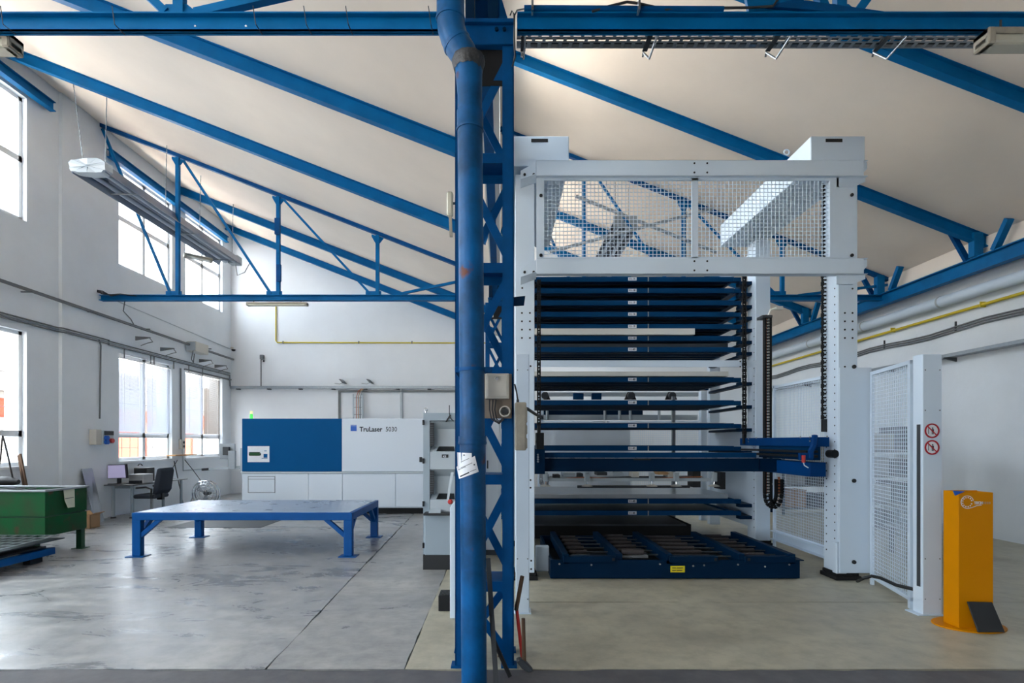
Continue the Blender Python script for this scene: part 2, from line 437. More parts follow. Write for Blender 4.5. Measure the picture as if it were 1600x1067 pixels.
M().prism([(x0, zr(x0) + .162), (x1, zr(x1) + .162), (x1, zr(x1) + .18), (x0, zr(x0) + .18)], 'y', YF - .5, YB + .5).build('roof_right', 'rooftop', kind='structure')
for (a, b, c, d), i in zip(FILL_GATES, (1, 2)):
    m = M().box(a - .06, a + .06, YF - .05, YF + .08, 0, d).box(b - .06, b + .06, YF - .05, YF + .08, 0, d).box(a, b, YF - .05, YF + .08, d - .06, d + .06)
    m.build('trim_%d' % i, 'grey', kind='structure')

# ---- windows
nw = 0
def window(X, a, b, z0, z1, lower):
    global nw; nw += 1
    w = thing('window_%d' % nw, None, None, (X, (a + b) / 2, z0), kind='structure')
    t = .07; xo, xi = X - .17, X - .09
    m = M()
    m.box(xo, xi, a, a + t, z0, z1).box(xo, xi, b - t, b, z0, z1).box(xo, xi, a, b, z0, z0 + t).box(xo, xi, a, b, z1 - t, z1)
    c = (a + b) / 2; tz = z0 + .60 if lower else (z0 + z1) / 2
    m.box(xo, xi, c - .05, c + .05, z0, z1).box(xo, xi, a, b, tz - .055, tz + .055)
    m.build('window_frame', 'upvc', w)
    for (p, q) in ((a + t, c - .05), (c + .05, b - t)):
        for (r, s) in ((z0 + t, tz - .055), (tz + .055, z1 - t)):
            M().box(X - .134, X - .126, p, q, r, s).build('pane', 'glass', w)
    if lower:
        M().box(X - .30, X + .03, a - .02, b + .02, z0 - .05, z0 - .002).build('window_sill', 'upvc', w)
        n = 7
        for k in range(1, n):
            y = a + (b - a) * k / n
            M().cyl((X - .34, y, z0 + .02), (X - .34, y, z1 - .02), .007, 6).build('grille_bar', 'dgrey', w)
        for zz in (z0 + .3, z0 + 1.1, z0 + 1.75):
            M().cyl((X - .345, a, zz), (X - .345, b, zz), .007, 6).build('grille_bar', 'dgrey', w)
for i, (a, b) in enumerate(WIN_Y):
    if i < 4:
        window(XL, a, b, UZ0, UZ1, False)
        window(XL, a, b, LZ0, LZ1, True)
    if a > 4: window(XV + .12, a, b, UZ0, UZ1, False)

# ---- the yard seen through the low windows
th = thing('yard_building', 'orange rendered outbuilding with grey tiled roof beyond the windows', 'building', (-17.5, 14, -.1))
M().box(-21, -15.5, 4, 34, -.1, 3.1).build('building_wall', 'orange', th)
M().box(-21.1, -15.4, 3.9, 20.0, -.1, 2.45).build('plinth', 'outwhite', th)
M().box(-15.5, -15.35, 4, 34, 3.05, 3.25).build('eaves', 'outwhite', th)
M().prism([(-15.1, 3.25), (-18.3, 5.0), (-21.6, 3.25)], 'y', 3.8, 34.2).build('roof', 'rooft', th)
for k in range(3):
    M().box(-15.52, -15.44, 23.5 + k * 3.5, 25.0 + k * 3.5, .2, 2.1).build('door_leaf', 'outwhite', th)

# ---- trusses
def truss(d, left, label, nodes, zb, bh, group=None, lamp=None, xa=None, xb=None):
    zf = zl if left else zr
    a = xa if xa is not None else (XL + .05 if left else XV + .1); b = xb if xb is not None else (XV - .35 if left else XR - .1)
    t = thing('roof_truss', label, 'roof truss', ((a + b) / 2, d, zb - bh / 2), group)
    M().ibeam((a, d, zb), (b, d, zb), .14, bh, .016).build('bottom_chord', 'blue', t)
    M().bar((a, d, zf(a) - .04), (b, d, zf(b) - .04), .09, .075).build('top_chord', 'bluecol', t)
    pz = None
    for i, x in enumerate(nodes):
        zt = zf(x) - .08; z1 = zb + bh / 2
        M().bar((x, d, z1), (x, d, zt), .075, .075, (0, 1, 0)).build('post', 'blue', t)
        M().prism([(x - .13, zt + .02), (x + .13, zt - .08 + .02), (x + .13, zt - .02 - .05), (x + .05, zt - .17), (x - .05, zt - .17), (x - .13, zt - .03)], 'y', d - .012, d + .012).build('gusset', 'blue', t)
        M().box(x - .26, x + .08, d - .012, d + .012, z1, z1 + .09).build('gusset', 'blue', t)
        px = a if i == 0 else nodes[i - 1]
        if i == 0: p = (a + .05, d, zf(a + .05) - .1)
        else: p = (px + .12, d, zf(px + .12) - .1)
        M().bar(p, (x - .16, d, z1 + .03), .05, .05, (0, 1, 0)).build('diagonal', 'blue', t)
    M().bar((nodes[-1] + .35, d, zb + bh / 2), (b, d, zf(b) - .12), .05, .06, (0, 1, 0)).build('diagonal', 'blue', t)
    return t
DT, D0 = 11.8, 4.05
LN = [PX(278, DT), PX(435, DT), PX(590, DT)]
RN = [PX(912, DT), PX(1068, DT), PX(1222, DT)]
LTR = truss(DT, True, 'light blue lattice truss carrying the tube heater, between window wall and columns', LN, 4.85, .12)
truss(DT, False, 'light blue lattice truss behind the storage tower', RN, 4.85, .12)
for (a_, b_, c_, d_) in ((431.5, 439.5, 343, 368), (434, 441, 415, 441)):
    M().box(PX(a_, DT), PX(b_, DT), DT - .09, DT - .04, PZ(d_, DT), PZ(c_, DT)).build('cable_box', 'bluecol', LTR)
for k_ in range(3):
    M().tube([(XL + .02, DT - .12, PZ(455 + k_, DT)), (XL + .18, DT - .10, PZ(457 + 2 * k_, DT)), (XL + .35, DT - .09, PZ(464 - k_, DT)), (XL + .55, DT - .09, PZ(461, DT)), (XL + .9, DT - .085, PZ(464, DT))], .012, 6).build('chord_cable', 'cabled', LTR)
def truss_near(left, label, nodes):
    zf = zl if left else zr
    a, b = (XL + .05, -.42) if left else (.12, XR - .1)
    z0, z1 = PZ(48, 4.02), PZ(22, 4.02)
    t = thing('roof_truss', label, 'roof truss', ((a + b) / 2, D0, z0))
    m = M().box(a, b, D0 - .055, D0 + .03, z1 - .012, z1).box(a, b, D0 - .03, D0 + .02, z0, z0 + .012).box(a, b, D0 - .012, D0 + .0, z0, z1)
    m.box(a, b, D0 - .03, D0 - .022, z0, z0 + .03)
    m.build('bottom_chord', 'blue', t)
    M().bar((a, D0, zf(a) - .05), (b, D0, zf(b) - .05), .12, .1).build('top_chord', 'bluecol', t)
    for i, (x, l, r) in enumerate(nodes):
        M().bar((x, D0, z1), (x, D0, zf(x) - .1), .075, .06, (0, 1, 0)).build('post', 'blue', t)
        M().prism([(x - .17, z1), (x + .17, z1), (x + .06, z1 + .09), (x - .1, z1 + .09)], 'y', D0 - .012, D0 + .012).build('gusset', 'blue', t)
        M().bar((x - .1, D0, z1 + .03), (l, D0, zf(l) - .12), .06, .05, (0, 1, 0)).build('diagonal', 'blue', t)
        M().bar((x + .12, D0, z1 + .02), (r, D0, zf(r) - .12), .06, .06, (0, 1, 0)).build('diagonal', 'blue', t)
    return t, z0, z1
tnl, ZC0, ZC1 = truss_near(True, 'blue truss with drilled bottom chord running from window wall to lattice column', [(-2.42, -4.6, -.5), (-6.8, -8.3, -4.8)])
for px in (307, 386):
    M().cyl((PX(px, D0), D0 - .02, PZ(43.5, D0)), (PX(px, D0), D0 - .012, PZ(43.5, D0)), .008, 8).build('bolt', 'upvc', tnl)
for px in (20, 190, 405, 482, 546, 672):
    M().tube([(PX(px, D0), D0 - .1, ZC1 + .004), (PX(px + 4, D0), D0 - .1, ZC0 - .006), (PX(px + 5, D0), D0 + .0, ZC0 - .006)], .0035, 5).build('cable_tie', 'cabled', tnl)
tnr, _, _ = truss_near(False, 'dark blue truss chord above the cable tray, right of the lattice column', [(2.55, 1.05, 4.1), (6.7, 5.2, 8.3)])
M().prism([(PX(1160, D0), ZC1 + .25), (PX(1170, D0), ZC1), (PX(1290, D0), ZC1), (PX(1215, D0), ZC1 + .25)], 'y', D0 - .015, D0 + .015).build('gusset', 'blue', tnr)
M().prism([(PX(1192, D0), ZC1 + .05), (PX(1300, D0), ZC1 + .005), (PX(1380, D0), ZC1 + .005), (PX(1240, D0), ZC1 + .1)], 'y', D0 - .045, D0 - .02).build('gusset', 'bluecol', tnr)

# ---- rafters
RD = {'a': 6.71, 'b': 9.40, 'c': 14.69, 'd': 17.25}
where = {'a': 'nearest the lattice column', 'b': 'second beyond the lattice column', 'c': 'between far truss and back wall', 'd': 'against the back wall'}
for k, d in RD.items():
    a, b = XL + .02, XV - .12
    M().ibeam((a, d, zl(a) - .098), (b, d, zl(b) - .098), .11, .19, .014).build('roof_rafter', 'blue', None, 'sloping blue steel rafter over the window bay, ' + where[k], 'rafter')
    a, b = XV + .12, XR - .05
    M().ibeam((a, d, zr(a) - .098), (b, d, zr(b) - .098), .11, .19, .014).build('roof_rafter', 'blue', None, 'sloping blue steel rafter over the storage tower bay, ' + where[k], 'rafter')

# ---- wall plate beams at the top of the window wall
M().ibeam((XL + .14, 3.0, 8.2), (XL + .14, 10.45, 8.2), .12, .18, .014).build('wall_beam', 'blue', None, 'blue steel beam along window wall head, ending short of far truss', 'beam')
M().ibeam((XL + .14, 11.95, 8.12), (XL + .14, 17.1, 8.12), .12, .18, .014).build('wall_beam', 'blue', None, 'blue steel beam along window wall head, behind the tube heater', 'beam')
# ---- valley girders
t = thing('valley_girder', 'blue longitudinal steel girder with raking struts beside the right wall', 'girder', (8.35, 10, 4.66))
M().ibeam((8.35, 2.5, 4.80), (8.35, 17.5, 4.80), .15, .26, .02).build('girder_beam', 'blue', t)
for d in (6.71, 9.40, 11.8, 14.69):
    zt = zr(8.3) - .02
    M().bar((8.30, d, 4.93), (8.30, d, zt), .16, .12, (0, 1, 0)).build('post', 'blue', t)
    M().bar((8.30, d - .62, zt + .0), (8.32, d - .34, 4.93), .11, .08, (0, 1, 0)).build('strut', 'blue', t)
    M().bar((8.30, d + .18, 4.93), (8.0, d + .18, zr(8.0) - .02), .09, .06, (0, 1, 0)).build('strut', 'bluecol', t)
M().box(8.47, 8.5, 2.5, 17.5, 4.90, zr(8.5)).build('trim_2', 'ceil', kind='structure')
t = thing('valley_girder', 'blue longitudinal girder carried on the lattice columns', 'girder', (-.13, 10, 4.82))
M().ibeam((-.13, 4.5, 4.95), (-.13, 11.7, 4.95), .10, .24, .016).build('girder_beam', 'bluecol', t)

# ================================================================== LATTICE COLUMNS
xl0, xl1, xr0, xr1 = PX(711, D0), PX(725, D0), PX(785, D0), PX(803, D0)
yf, yr = D0, D0 + .36
lv = [0.02, PZ(917, D0), PZ(749, D0), PZ(580, D0), PZ(417, D0), PZ(245, D0), PZ(75, D0)]
ctop = PZ(36, D0)
COLT = thing('lattice_column', 'blue riveted lattice steel column standing behind the downpipe', 'column', ((xl0 + xr1) / 2, (yf + yr) / 2, 0))
w = xr1 - xr0
for (x0, x1, sx) in ((xl0, xl1 + .02, 1), (xr0, xr1, -1)):
    for (y, sy) in ((yf, 1), (yr, -1)):
        m = M().box(x0, x1, y, y + sy * .012, 0, ctop - .1)
        xx = x0 if sx == 1 else x1
        m.box(xx, xx + sx * .012, y, y + sy * .085, 0, ctop - .1)
        m.build('leg', 'bluecol', COLT)
for i in range(1, 6):
    z = lv[i]
    for y in (yf + .014, yr - .022):
        M().box(xl0 + .005, xr1 - .002, y, y + .008, z - .04, z + .035).build('tie', 'bluecol', COLT)
    M().box(xl0 + .004, xr1 - .004, yf + .03, yr - .03, z + .027, z + .035).build('tie_plate', 'bluecol', COLT)
for i in range(6):
    a, b = lv[i] + .05, lv[i + 1] - .05
    fr = (i % 2 == 0)
    for (y, s) in ((yf + .03, fr), (yr - .04, not fr)):
        p, q = ((xl0 + .05, y, b), (xr1 - .03, y, a)) if s else ((xl0 + .05, y, a), (xr1 - .03, y, b))
        M().bar(p, q, .062, .012, (0, 1, 0)).build('brace', 'bluecol', COLT)
    for x in (xl0 + .02, xr1 - .03):
        p = (x, yf + .05, a); q = (x, yr - .05, b)
        M().bar(p, q, .05, .01, (1, 0, 0)).build('brace', 'bluecol', COLT)
for (bx_, by_) in ((xl0 - .03, yf - .02), (xr0 - .01, yf - .02), (xl0 - .03, yr - .09), (xr0 - .01, yr - .09)):
    M().box(bx_, bx_ + .12, by_, by_ + .11, 0.0, .015).build('base_plate', 'bluecol', COLT)
# column head
zb = PZ(72, D0)
m = M().box(PX(727, D0), xr1, yf - .02, yr + .02, zb, ctop - .03).box(PX(727, D0) - .02, xr1 + .002, yf - .05, yr + .05, ctop - .03, ctop)
m.build('column_head', 'bluecol', COLT, bevel=.004)
m = M().box(PX(748, D0), PX(786, D0), yf + .04, yf + .05, PZ(125, D0), zb).box(PX(735, D0), PX(800, D0), yf + .02, yf + .03, PZ(131, D0), PZ(123, D0))
m.build('head_plate', 'blackm', COLT)
for (a, b) in ((727, 741), (762, 778)):
    M().box(PX(a, D0), PX(b, D0), yf + .0, yf + .1, ctop, 5.3).build('head_post', 'navyd', COLT)
M().box(PX(741, D0), PX(762, D0), yf + .12, yf + .14, ctop, 5.3).build('head_web', 'bluecol', COLT)
M().prism([(PX(778, D0), ctop + .3), (PX(778, D0), ctop), (PX(797, D0), ctop)], 'y', yf + .03, yf + .045).build('gusset', 'bluecol', COLT)
for (px, py) in ((788, 50), (776, 50)):
    M().cyl((PX(px, D0), yf - .035, PZ(py, D0)), (PX(px, D0), yf - .02, PZ(py, D0)), .014, 8).build('bolt', 'navyd', COLT)
far = copy_tree(COLT)
far.location.y += DT - D0
tag(far, 'blue lattice steel column seen far behind the downpipe column', 'column')
# ================================================================== DOWNPIPE
DP = 3.72
def pc(py): return Vector((PX(734.5 + (741 - 734.5) * (py - 210) / 850, DP), DP, PZ(py, DP)))
R = .0865
DPT = thing('downpipe', 'blue painted rainwater downpipe with offset elbow in front of lattice column', 'pipe', (PX(741, DP), DP, 0))
z0 = Vector((PX(741, DP), DP, 0.0))
M().tube([z0, pc(690)], R * 1.02, 28).build('pipe_section', 'bluepipe', DPT, smooth=True)
M().tube([pc(692), pc(205)], R, 28).build('pipe_section', 'bluepipe', DPT, smooth=True)
M().tube([pc(205), pc(150), Vector((PX(732, DP), DP, PZ(98, DP)))], [R * .98, R * .98, R * 1.12], 28).build('pipe_section', 'bluepipe', DPT, smooth=True)
for (py, h, k) in ((688, 13, 1.12), (190, 30, 1.06)):
    c = pc(py); dz = h * DP / F / 2
    M().lathe([(R * .95, -dz), (R * k, -dz), (R * (k + .04), -dz + .012), (R * k, -dz + .024), (R * k, dz), (R * .95, dz)], c, 28).build('collar', 'bluepipe', DPT, smooth=True)
c = pc(578); M().lathe([(R * .98, -.012), (R * 1.05, -.012), (R * 1.05, .012), (R * .98, .012)], c, 28).build('clamp_band', 'bluecol', DPT, smooth=True)
M().box(c.x + R * .9, c.x + R * 1.6, DP - .015, DP + .015, c.z - .02, c.z + .02).box(c.x - R * 1.35, c.x - R * .9, DP - .01, DP + .33, c.z - .02, c.z + .02).build('clamp_lug', 'bluecol', DPT, bevel=.004)
# upper pipe with elbow
top = P(704, -60, DP); c0 = P(704, 30, DP); c1 = P(710, 60, DP); c2 = P(724, 84, DP); c3 = P(732, 100, DP)
RU = .096
M().tube([top, c0, P(705.5, 45, DP), c1, P(716, 72, DP), c2, c3], [RU] * 5 + [RU * .98, RU * .9], 28).build('elbow_pipe', 'bluepipe', DPT, smooth=True)
M().lathe([(RU * .9, -.012), (RU * 1.04, -.012), (RU * 1.06, 0), (RU * 1.04, .012), (RU * .9, .012)], P(704, 30, DP), 28).build('collar', 'bluepipe', DPT, smooth=True)
d = (c3 - c1).normalized(); cc = P(714, 68.5, DP)
M().tube([cc - d * .012, cc, cc + d * .012], [RU * 1.03, RU * 1.06, RU * 1.03], 28).build('collar', 'bluepipe', DPT, smooth=True)
# torn bitumen wrap on the pipe mouth
m = M(); n = 36; vs = []; cb = Vector((PX(732, DP), DP, PZ(97, DP)))
for (r, dz, j) in ((1.13, -.06, .016), (1.22, -.035, .006), (1.33, 0.0, .008), (1.26, .028, .006), (1.02, .03, 0)):
    for k in range(n):
        a = 2 * math.pi * k / n
        vs.append((cb.x + R * r * math.cos(a), cb.y + R * r * math.sin(a), cb.z + dz + random.uniform(-j, j)))
fs = [(i * n + k, i * n + (k + 1) % n, (i + 1) * n + (k + 1) % n, (i + 1) * n + k) for i in range(4) for k in range(n)]
m.add(vs, fs).build('bitumen_wrap', 'bitumen', DPT, smooth=True)
# paper tags taped to the pipe (bent round it)
def bent(name, corners, rr, label, parent):
    m = M(); n = 8
    tl, tr, br, bl = [Vector((PX(x, DP - R), 0, PZ(y, DP - R))) for x, y in corners]
    vs = []
    for j in range(5):
        for i in range(n + 1):
            u, v = i / n, j / 4
            p = (tl * (1 - u) + tr * u) * (1 - v) + (bl * (1 - u) + br * u) * v
            dx = p.x - PX(739, DP)
            y = DP - math.sqrt(max(rr * rr - dx * dx, 0)) if abs(dx) < rr * .97 else DP - rr * .22
            vs.append((p.x, y, p.z))
    fs = [(j * (n + 1) + i, j * (n + 1) + i + 1, (j + 1) * (n + 1) + i + 1, (j + 1) * (n + 1) + i) for j in range(4) for i in range(n)]
    return m.add(vs, fs).build(name, 'paper', parent)
tg = thing('paper_tags', 'white printed paper tags taped to the blue downpipe', 'paper tag', (PX(728, 3.62), DP - R - .01, PZ(748, 3.62)))
bent('tag_sheet', [(713, 707), (737, 708), (738, 735), (714, 737)], R * 1.05, None, tg)
bent('tag_sheet', [(712, 730), (742, 712), (748, 737), (716, 749)], R * 1.08, None, tg)
for (px, py) in ((725, 711), (741, 726)):
    p = P(px, py, DP - R - .012); M().cyl(p, p + Vector((0, .004, 0)), .005, 10).build('punch_hole', 'ink', tg)
for (x0, y0, x1, y1) in ((720, 722, 733, 716), (716, 734, 728, 729), (719, 744.5, 733, 738), (720, 731, 738, 723), (734, 737, 744, 733)):
    a, b = P(x0, y0, DP - R - .014), P(x1, y1, DP - R - .014)
    M().bar(a, b, .008 if (x0, y0) == (719, 744.5) else .003, .0015, (0, 1, 0)).build('print_line', 'ink', tg)

# ================================================================== BLUE TABLE
tx0, tx1, ty0, ty1, tz = -5.45, -2.20, 7.93, 9.65, .655
T = thing('work_table', 'low blue steel work table with sheet metal top and braced legs', 'table', ((tx0 + tx1) / 2, (ty0 + ty1) / 2, 0))
M().box(tx0 + .05, tx1 - .05, ty0 + .05, ty1 - .05, tz - .012, tz).build('table_top', 'tsteel', T)
for (a, b, c, d) in ((tx0, tx1, ty0, ty0 + .07), (tx0, tx1, ty1 - .07, ty1), (tx0, tx0 + .07, ty0 + .07, ty1 - .07), (tx1 - .07, tx1, ty0 + .07, ty1 - .07)):
    M().box(a, b, c, d, tz - .115, tz - .004).build('rail', 'tblue', T, bevel=.006)
M().box(tx0 + .07, tx1 - .07, (ty0 + ty1) / 2 - .04, (ty0 + ty1) / 2 + .04, tz - .1, tz - .013).build('rail', 'tblue', T)
for sx, x in ((1, tx0), (-1, tx1)):
    for sy, y in ((1, ty0), (-1, ty1)):
        lx0 = x; lx1 = x + sx * .125; ly0 = y; ly1 = y + sy * .10
        lg = M().box(lx0, lx1, ly0, ly1, .012, tz - .112).build('leg', 'tblue', T, bevel=.006)
        M().box((lx0 + lx1) / 2 - .13, (lx0 + lx1) / 2 + .13, (ly0 + ly1) / 2 - .1, (ly0 + ly1) / 2 + .1, 0, .012).build('foot_plate', 'tblue', lg)
        cx = (lx0 + lx1) / 2; cy = (ly0 + ly1) / 2
        M().bar((lx1 - sx * .02, cy, .30), (x + sx * .40, cy, tz - .10), .06, .06, (0, 1, 0)).build('brace', 'tblue', T)
        M().bar((cx, ly1 - sy * .02, .30), (cx, y + sy * .38, tz - .10), .06, .06, (1, 0, 0)).build('brace', 'tblue', T)
tag(M().box(-6.6, -4.75, 10.62, 12.3, 0, .006).build('floor_mat', 'dgrey'), 'thin dark grey mat lying on floor before the laser machine', 'mat')

# ================================================================== LASER MACHINE
MD = 12.6
mx0, mx1 = PX(378, MD), -.55
mid = PX(534, MD)
LM = thing('laser_cutting_machine', 'white and blue enclosed laser cutting machine along the back wall', 'machine', ((mx0 + mx1) / 2, MD + 1.2, 0))
zt, zm, zbm = PZ(654, MD), PZ(736.5, MD), PZ(792, MD)
M().box(mx0 + .02, mx1 - .02, MD + .06, MD + 2.5, .14, zt - .01).build('body', 'white2', LM)
M().box(mx0 + .05, mx1 - .05, MD + .1, MD + 2.45, 0.0, .15).build('plinth', 'blackm', LM)
dr = M().box(mx0, mid - .004, MD, MD + .06, zm, zt).build('sliding_door', 'machblue', LM, 'plain blue sliding door', bevel=.006)
pnl = M().box(mid + .004, mx1, MD - .01, MD + .06, zm, zt + .004).build('upper_panel', 'white2', LM, bevel=.006)
M().box(mx0, mx1, MD - .03, MD + .06, zm - .045, zm - .006).build('ledge', 'lgrey', LM, bevel=.004)
xsn = [mx0, PX(482, MD), PX(535, MD), PX(618, MD), mx1]
lps = []
for a, b in zip(xsn, xsn[1:]):
    lps.append(M().box(a + .004, b - .004, MD, MD + .06, zbm, zm - .05).build('lower_panel', 'white2', LM, bevel=.003))
q = (PX(387.5, MD), PX(430, MD), PZ(770, MD), PZ(744, MD))
m = M()
for (a, b, c, d) in ((q[0], q[1], q[2], q[2] + .012), (q[0], q[1], q[3] - .012, q[3]), (q[0], q[0] + .012, q[2], q[3]), (q[1] - .012, q[1], q[2], q[3]), (q[0], q[1], q[3] - .075, q[3] - .063)):
    m.box(a, b, MD - .004, MD, c, d)
m.build('drawer_outline', 'cable', lps[0])
stk = M().box(PX(387, MD), PX(421, MD), MD - .006, MD, PZ(722, MD), PZ(697, MD)).build('sticker', 'paper', dr, 'white printed information sticker')
for (a, b, c, d, mm) in ((390, 406, 707, 712, 'green'), (389, 407, 706, 707.2, 'ink'), (389, 390.5, 708, 711.5, 'ink'), (406, 408, 708, 711.5, 'ink'), (412, 418, 709, 715, 'machblue'), (409, 418, 715.5, 716.5, 'machblue'), (413, 417, 704, 705, 'machblue')):
    M().box(PX(a, MD), PX(b, MD), MD - .0085, MD - .0055, PZ(d, MD), PZ(c, MD)).build('sticker_print', mm, LM)
M().box(PX(548, MD), PX(557.4, MD), MD - .014, MD - .009, PZ(673.5, MD), PZ(665.4, MD)).build('logo_square', 'logoblue', pnl)
M().box(PX(548, MD), PX(557.4, MD), MD - .014, MD - .009, PZ(664.8, MD), PZ(663.8, MD)).build('logo_bar', 'logoblue', pnl)
text('lettering', 'TruLaser', .155, 'ink', pnl, (PX(562, MD), MD - .011, PZ(674, MD)), bold=.004, sx=.93)
text('lettering', '5030', .155, 'ink', pnl, (PX(602.5, MD), MD - .011, PZ(674, MD)), bold=.0005, sx=.88)
M().box(PX(655.5, MD), PX(660, MD), MD - .03, MD - .009, PZ(722, MD), PZ(714, MD)).build('key_switch', 'black', pnl, bevel=.005)
M().box(PX(374.5, MD), PX(378, MD), MD + .02, MD + .12, PZ(736, MD), PZ(700, MD)).build('side_panel', 'lgrey', LM)
lx = PX(386.5, MD)
sl = M().lathe([(0, .13), (.03, .13), (.036, .10), (.036, .05), (.036, 0), (0, 0)], (lx, MD + .2, zt - .01), 12).build('signal_light', 'greenlamp', LM, 'glowing green signal light', smooth=True)
M().lathe([(0, .20), (.035, .20), (.038, .13), (0, .13)], (lx, MD + .2, zt - .01), 12).build('lamp_cap', 'amber', sl)

# ---- control monitor on swing arm, left of the machine
t = thing('control_monitor', 'grey machine control monitor on swing arm, seen from behind', 'monitor', (PX(362, 12.9), 12.9, PZ(735, 12.9)))
D = 12.9
M().box(PX(343, D), PX(367, D), D, D + .04, PZ(717, D), PZ(693, D)).build('screen_housing', 'grey', t, bevel=.01)
M().box(PX(350, D), PX(360, D), D - .08, D, PZ(711, D), PZ(698, D)).build('rear_housing', 'dgrey', t, bevel=.01)
M().box(PX(360, D), PX(371, D), D - .12, D - .05, PZ(733, D), PZ(704, D)).build('stand', 'grey', t, bevel=.01)
M().bar(P(316, 733.5, D), P(390, 728.2, D), .06, .05).build('swing_arm', 'lgrey', t, bevel=.005)
M().bar(P(316, 733.6, D), P(327, 732.8, D), .065, .058).build('grip', 'black', t)
M().box(PX(352, D), PX(377, D), D - .1, D + .1, PZ(733, D), PZ(731, D)).build('keyboard_tray', 'lgrey', t)

# ================================================================== GREY CONTROL CABINET
KD = 7.14
kx0, kx1 = PX(661, KD), PX(716, KD)
K = thing('control_cabinet', 'grey control cabinet with stacked cooling units and black plinth beside the column', 'cabinet', ((kx0 + kx1) / 2, KD + .4, 0))
kt = PZ(645, KD)
M().box(kx0, kx1 + .1, KD + .22, KD + .95, .2, kt).build('body', 'cabgrey', K)
M().box(kx0, kx1 + .1, KD + .0, KD + .92, 0.0, .2).build('plinth', 'black', K)
M().box(kx0, PX(671, KD), KD + .02, KD + .22, .2, kt).build('door_edge', 'cabgrey', K)
M().box(PX(671, KD), kx1 + .1, KD + .02, KD + .22, PZ(657, KD), kt).build('header', 'cabgrey', K)
lowf = M().box(PX(664, KD), kx1 + .1, KD - .03, KD + .22, .2, PZ(803, KD)).build('lower_front', 'cabgrey', K, bevel=.006)
for (t1, t2, t3, b) in ((658, 697, 706, 733), (733, 772, 781, 800)):
    z_a, z_b, z_c, z_d = PZ(t1, KD), PZ(t2, KD), PZ(t3, KD), PZ(b, KD)
    u = M().prism([(KD + .2, z_a), (KD + .02, z_a), (KD + .16, z_a - .1), (KD + .16, z_b), (KD + .0, z_c), (KD + .0, z_d), (KD + .2, z_d)], 'x', PX(672, KD), kx1 + .1).build('cooling_unit', 'lgrey', K)
    m = M()
    for i in range(11):
        zz = z_b + .02 + (z_a - .08 - z_b) * i / 11
        m.box(PX(671.5, KD), PX(677, KD + .16), KD + .015, KD + .03, zz, zz + .018)
    m.box(PX(671.3, KD), PX(677.6, KD), KD + .03, KD + .04, z_b, z_a - .02)
    M().box(PX(671.3, KD), PX(678, KD), KD + .008, KD + .018, z_b, z_a - .02).build('side_grille', 'black', u)
    for i in range(9):
        zz = z_b + .03 + (z_a - .06 - z_b) * i / 9
        M().box(PX(672, KD), PX(677.5, KD), KD + .0, KD + .009, zz, zz + .012).build('grille_slat', 'dgrey', u)
    a, b_ = Vector((0, KD + .145, z_b - .01)), Vector((0, KD + .015, z_c + .008))
    xa, xb = PX(684, KD), PX(708, KD)
    M().plate((xa - .02, b_.y, b_.z), (xb + .02, b_.y, b_.z), (xb, a.y, a.z), (xa, a.y, a.z), .006).build('air_outlet', 'black', u)
s = M().box(PX(690.5, KD), PX(700.5, KD), KD - .006, KD, PZ(715, KD), PZ(710, KD)).build('name_plate', 'black', K)
text('lettering', 'KE', .032, 'paper', s, (PX(692, KD), KD - .0075, PZ(714.3, KD)), bold=.001, sx=1.2)
for py in (660, 720, 787, 852):
    M().cyl((kx0 + .005, KD - .005, PZ(py + 4, KD)), (kx0 + .005, KD - .005, PZ(py - 4, KD)), .014, 8).build('hinge', 'black', K)
M().tube(arc(P(665.5, 640, KD + .1), .022, 0, 360, 14), .006, 6).build('lifting_eye', 'steel', K, smooth=True)
M().cyl(P(665.5, 645, KD + .1), P(665.5, 642, KD + .1), .012, 8).build('eye_base', 'steel', K)
M().box(PX(664, KD), kx1 + .1, KD - .16, KD + .05, PZ(803, KD), PZ(799.5, KD)).build('keyboard_shelf', 'black', K, bevel=.005)
tag(M().prism([(KD - .14, PZ(799.4, KD)), (KD - .02, PZ(799.4, KD)), (KD - .02, PZ(795.5, KD)), (KD - .10, PZ(796.5, KD))], 'x', PX(672, KD), PX(690, KD)).build('keyboard', 'lgrey', None, 'small pale keyboard on grey control cabinet shelf', 'keyboard'), None)
M().tube([P(702, 633, KD), P(702, 645, KD), P(704, 654, KD), P(709, 658, KD)], .006, 6).build('antenna_cable', 'cabled', K)
M().bar(P(697, 659, KD), P(704, 648, KD), .02, .01, (0, 1, 0)).build('clip', 'black', K)
M().plate(P(697.5, 783, KD - .03), P(701, 783, KD - .03), P(709, 738, KD - .03), P(704.5, 738, KD - .03), .004).build('hanging_film', 'wrap', K)
M().lathe([(0, .02), (.03, .015), (.034, 0), (.02, -.02), (0, -.02)], P(703.5, 784, KD - .06), 14, 'y').build('emergency_button', 'red', K, 'red emergency stop button')

# white slanted safety post, black vent box
d = 5.17
t = M().prism([(PX(703, d), 0), (PX(716, d), 0), (PX(716, d), PZ(782, d)), (PX(711, d), PZ(782, d)), (PX(703, d), PZ(793, d))], 'y', d, d + .16)
t.build('safety_post', 'white', None, 'short white safety post with slanted top behind the downpipe', 'post', bevel=.004)
d = 5.39
t = thing('vent_box', 'small black box with slotted lid on the floor by the safety post', 'box', (PX(694, d), d + .1, 0))
M().box(PX(685, d), PX(707, d), d, d + .22, 0, .155).build('box_body', 'blackm', t, bevel=.004)
for k in range(8):
    x = PX(687 + k * 2.2, d); M().box(x, x + .007, d + .02, d + .2, .155, .162).build('lid_slat', 'dgrey', t)
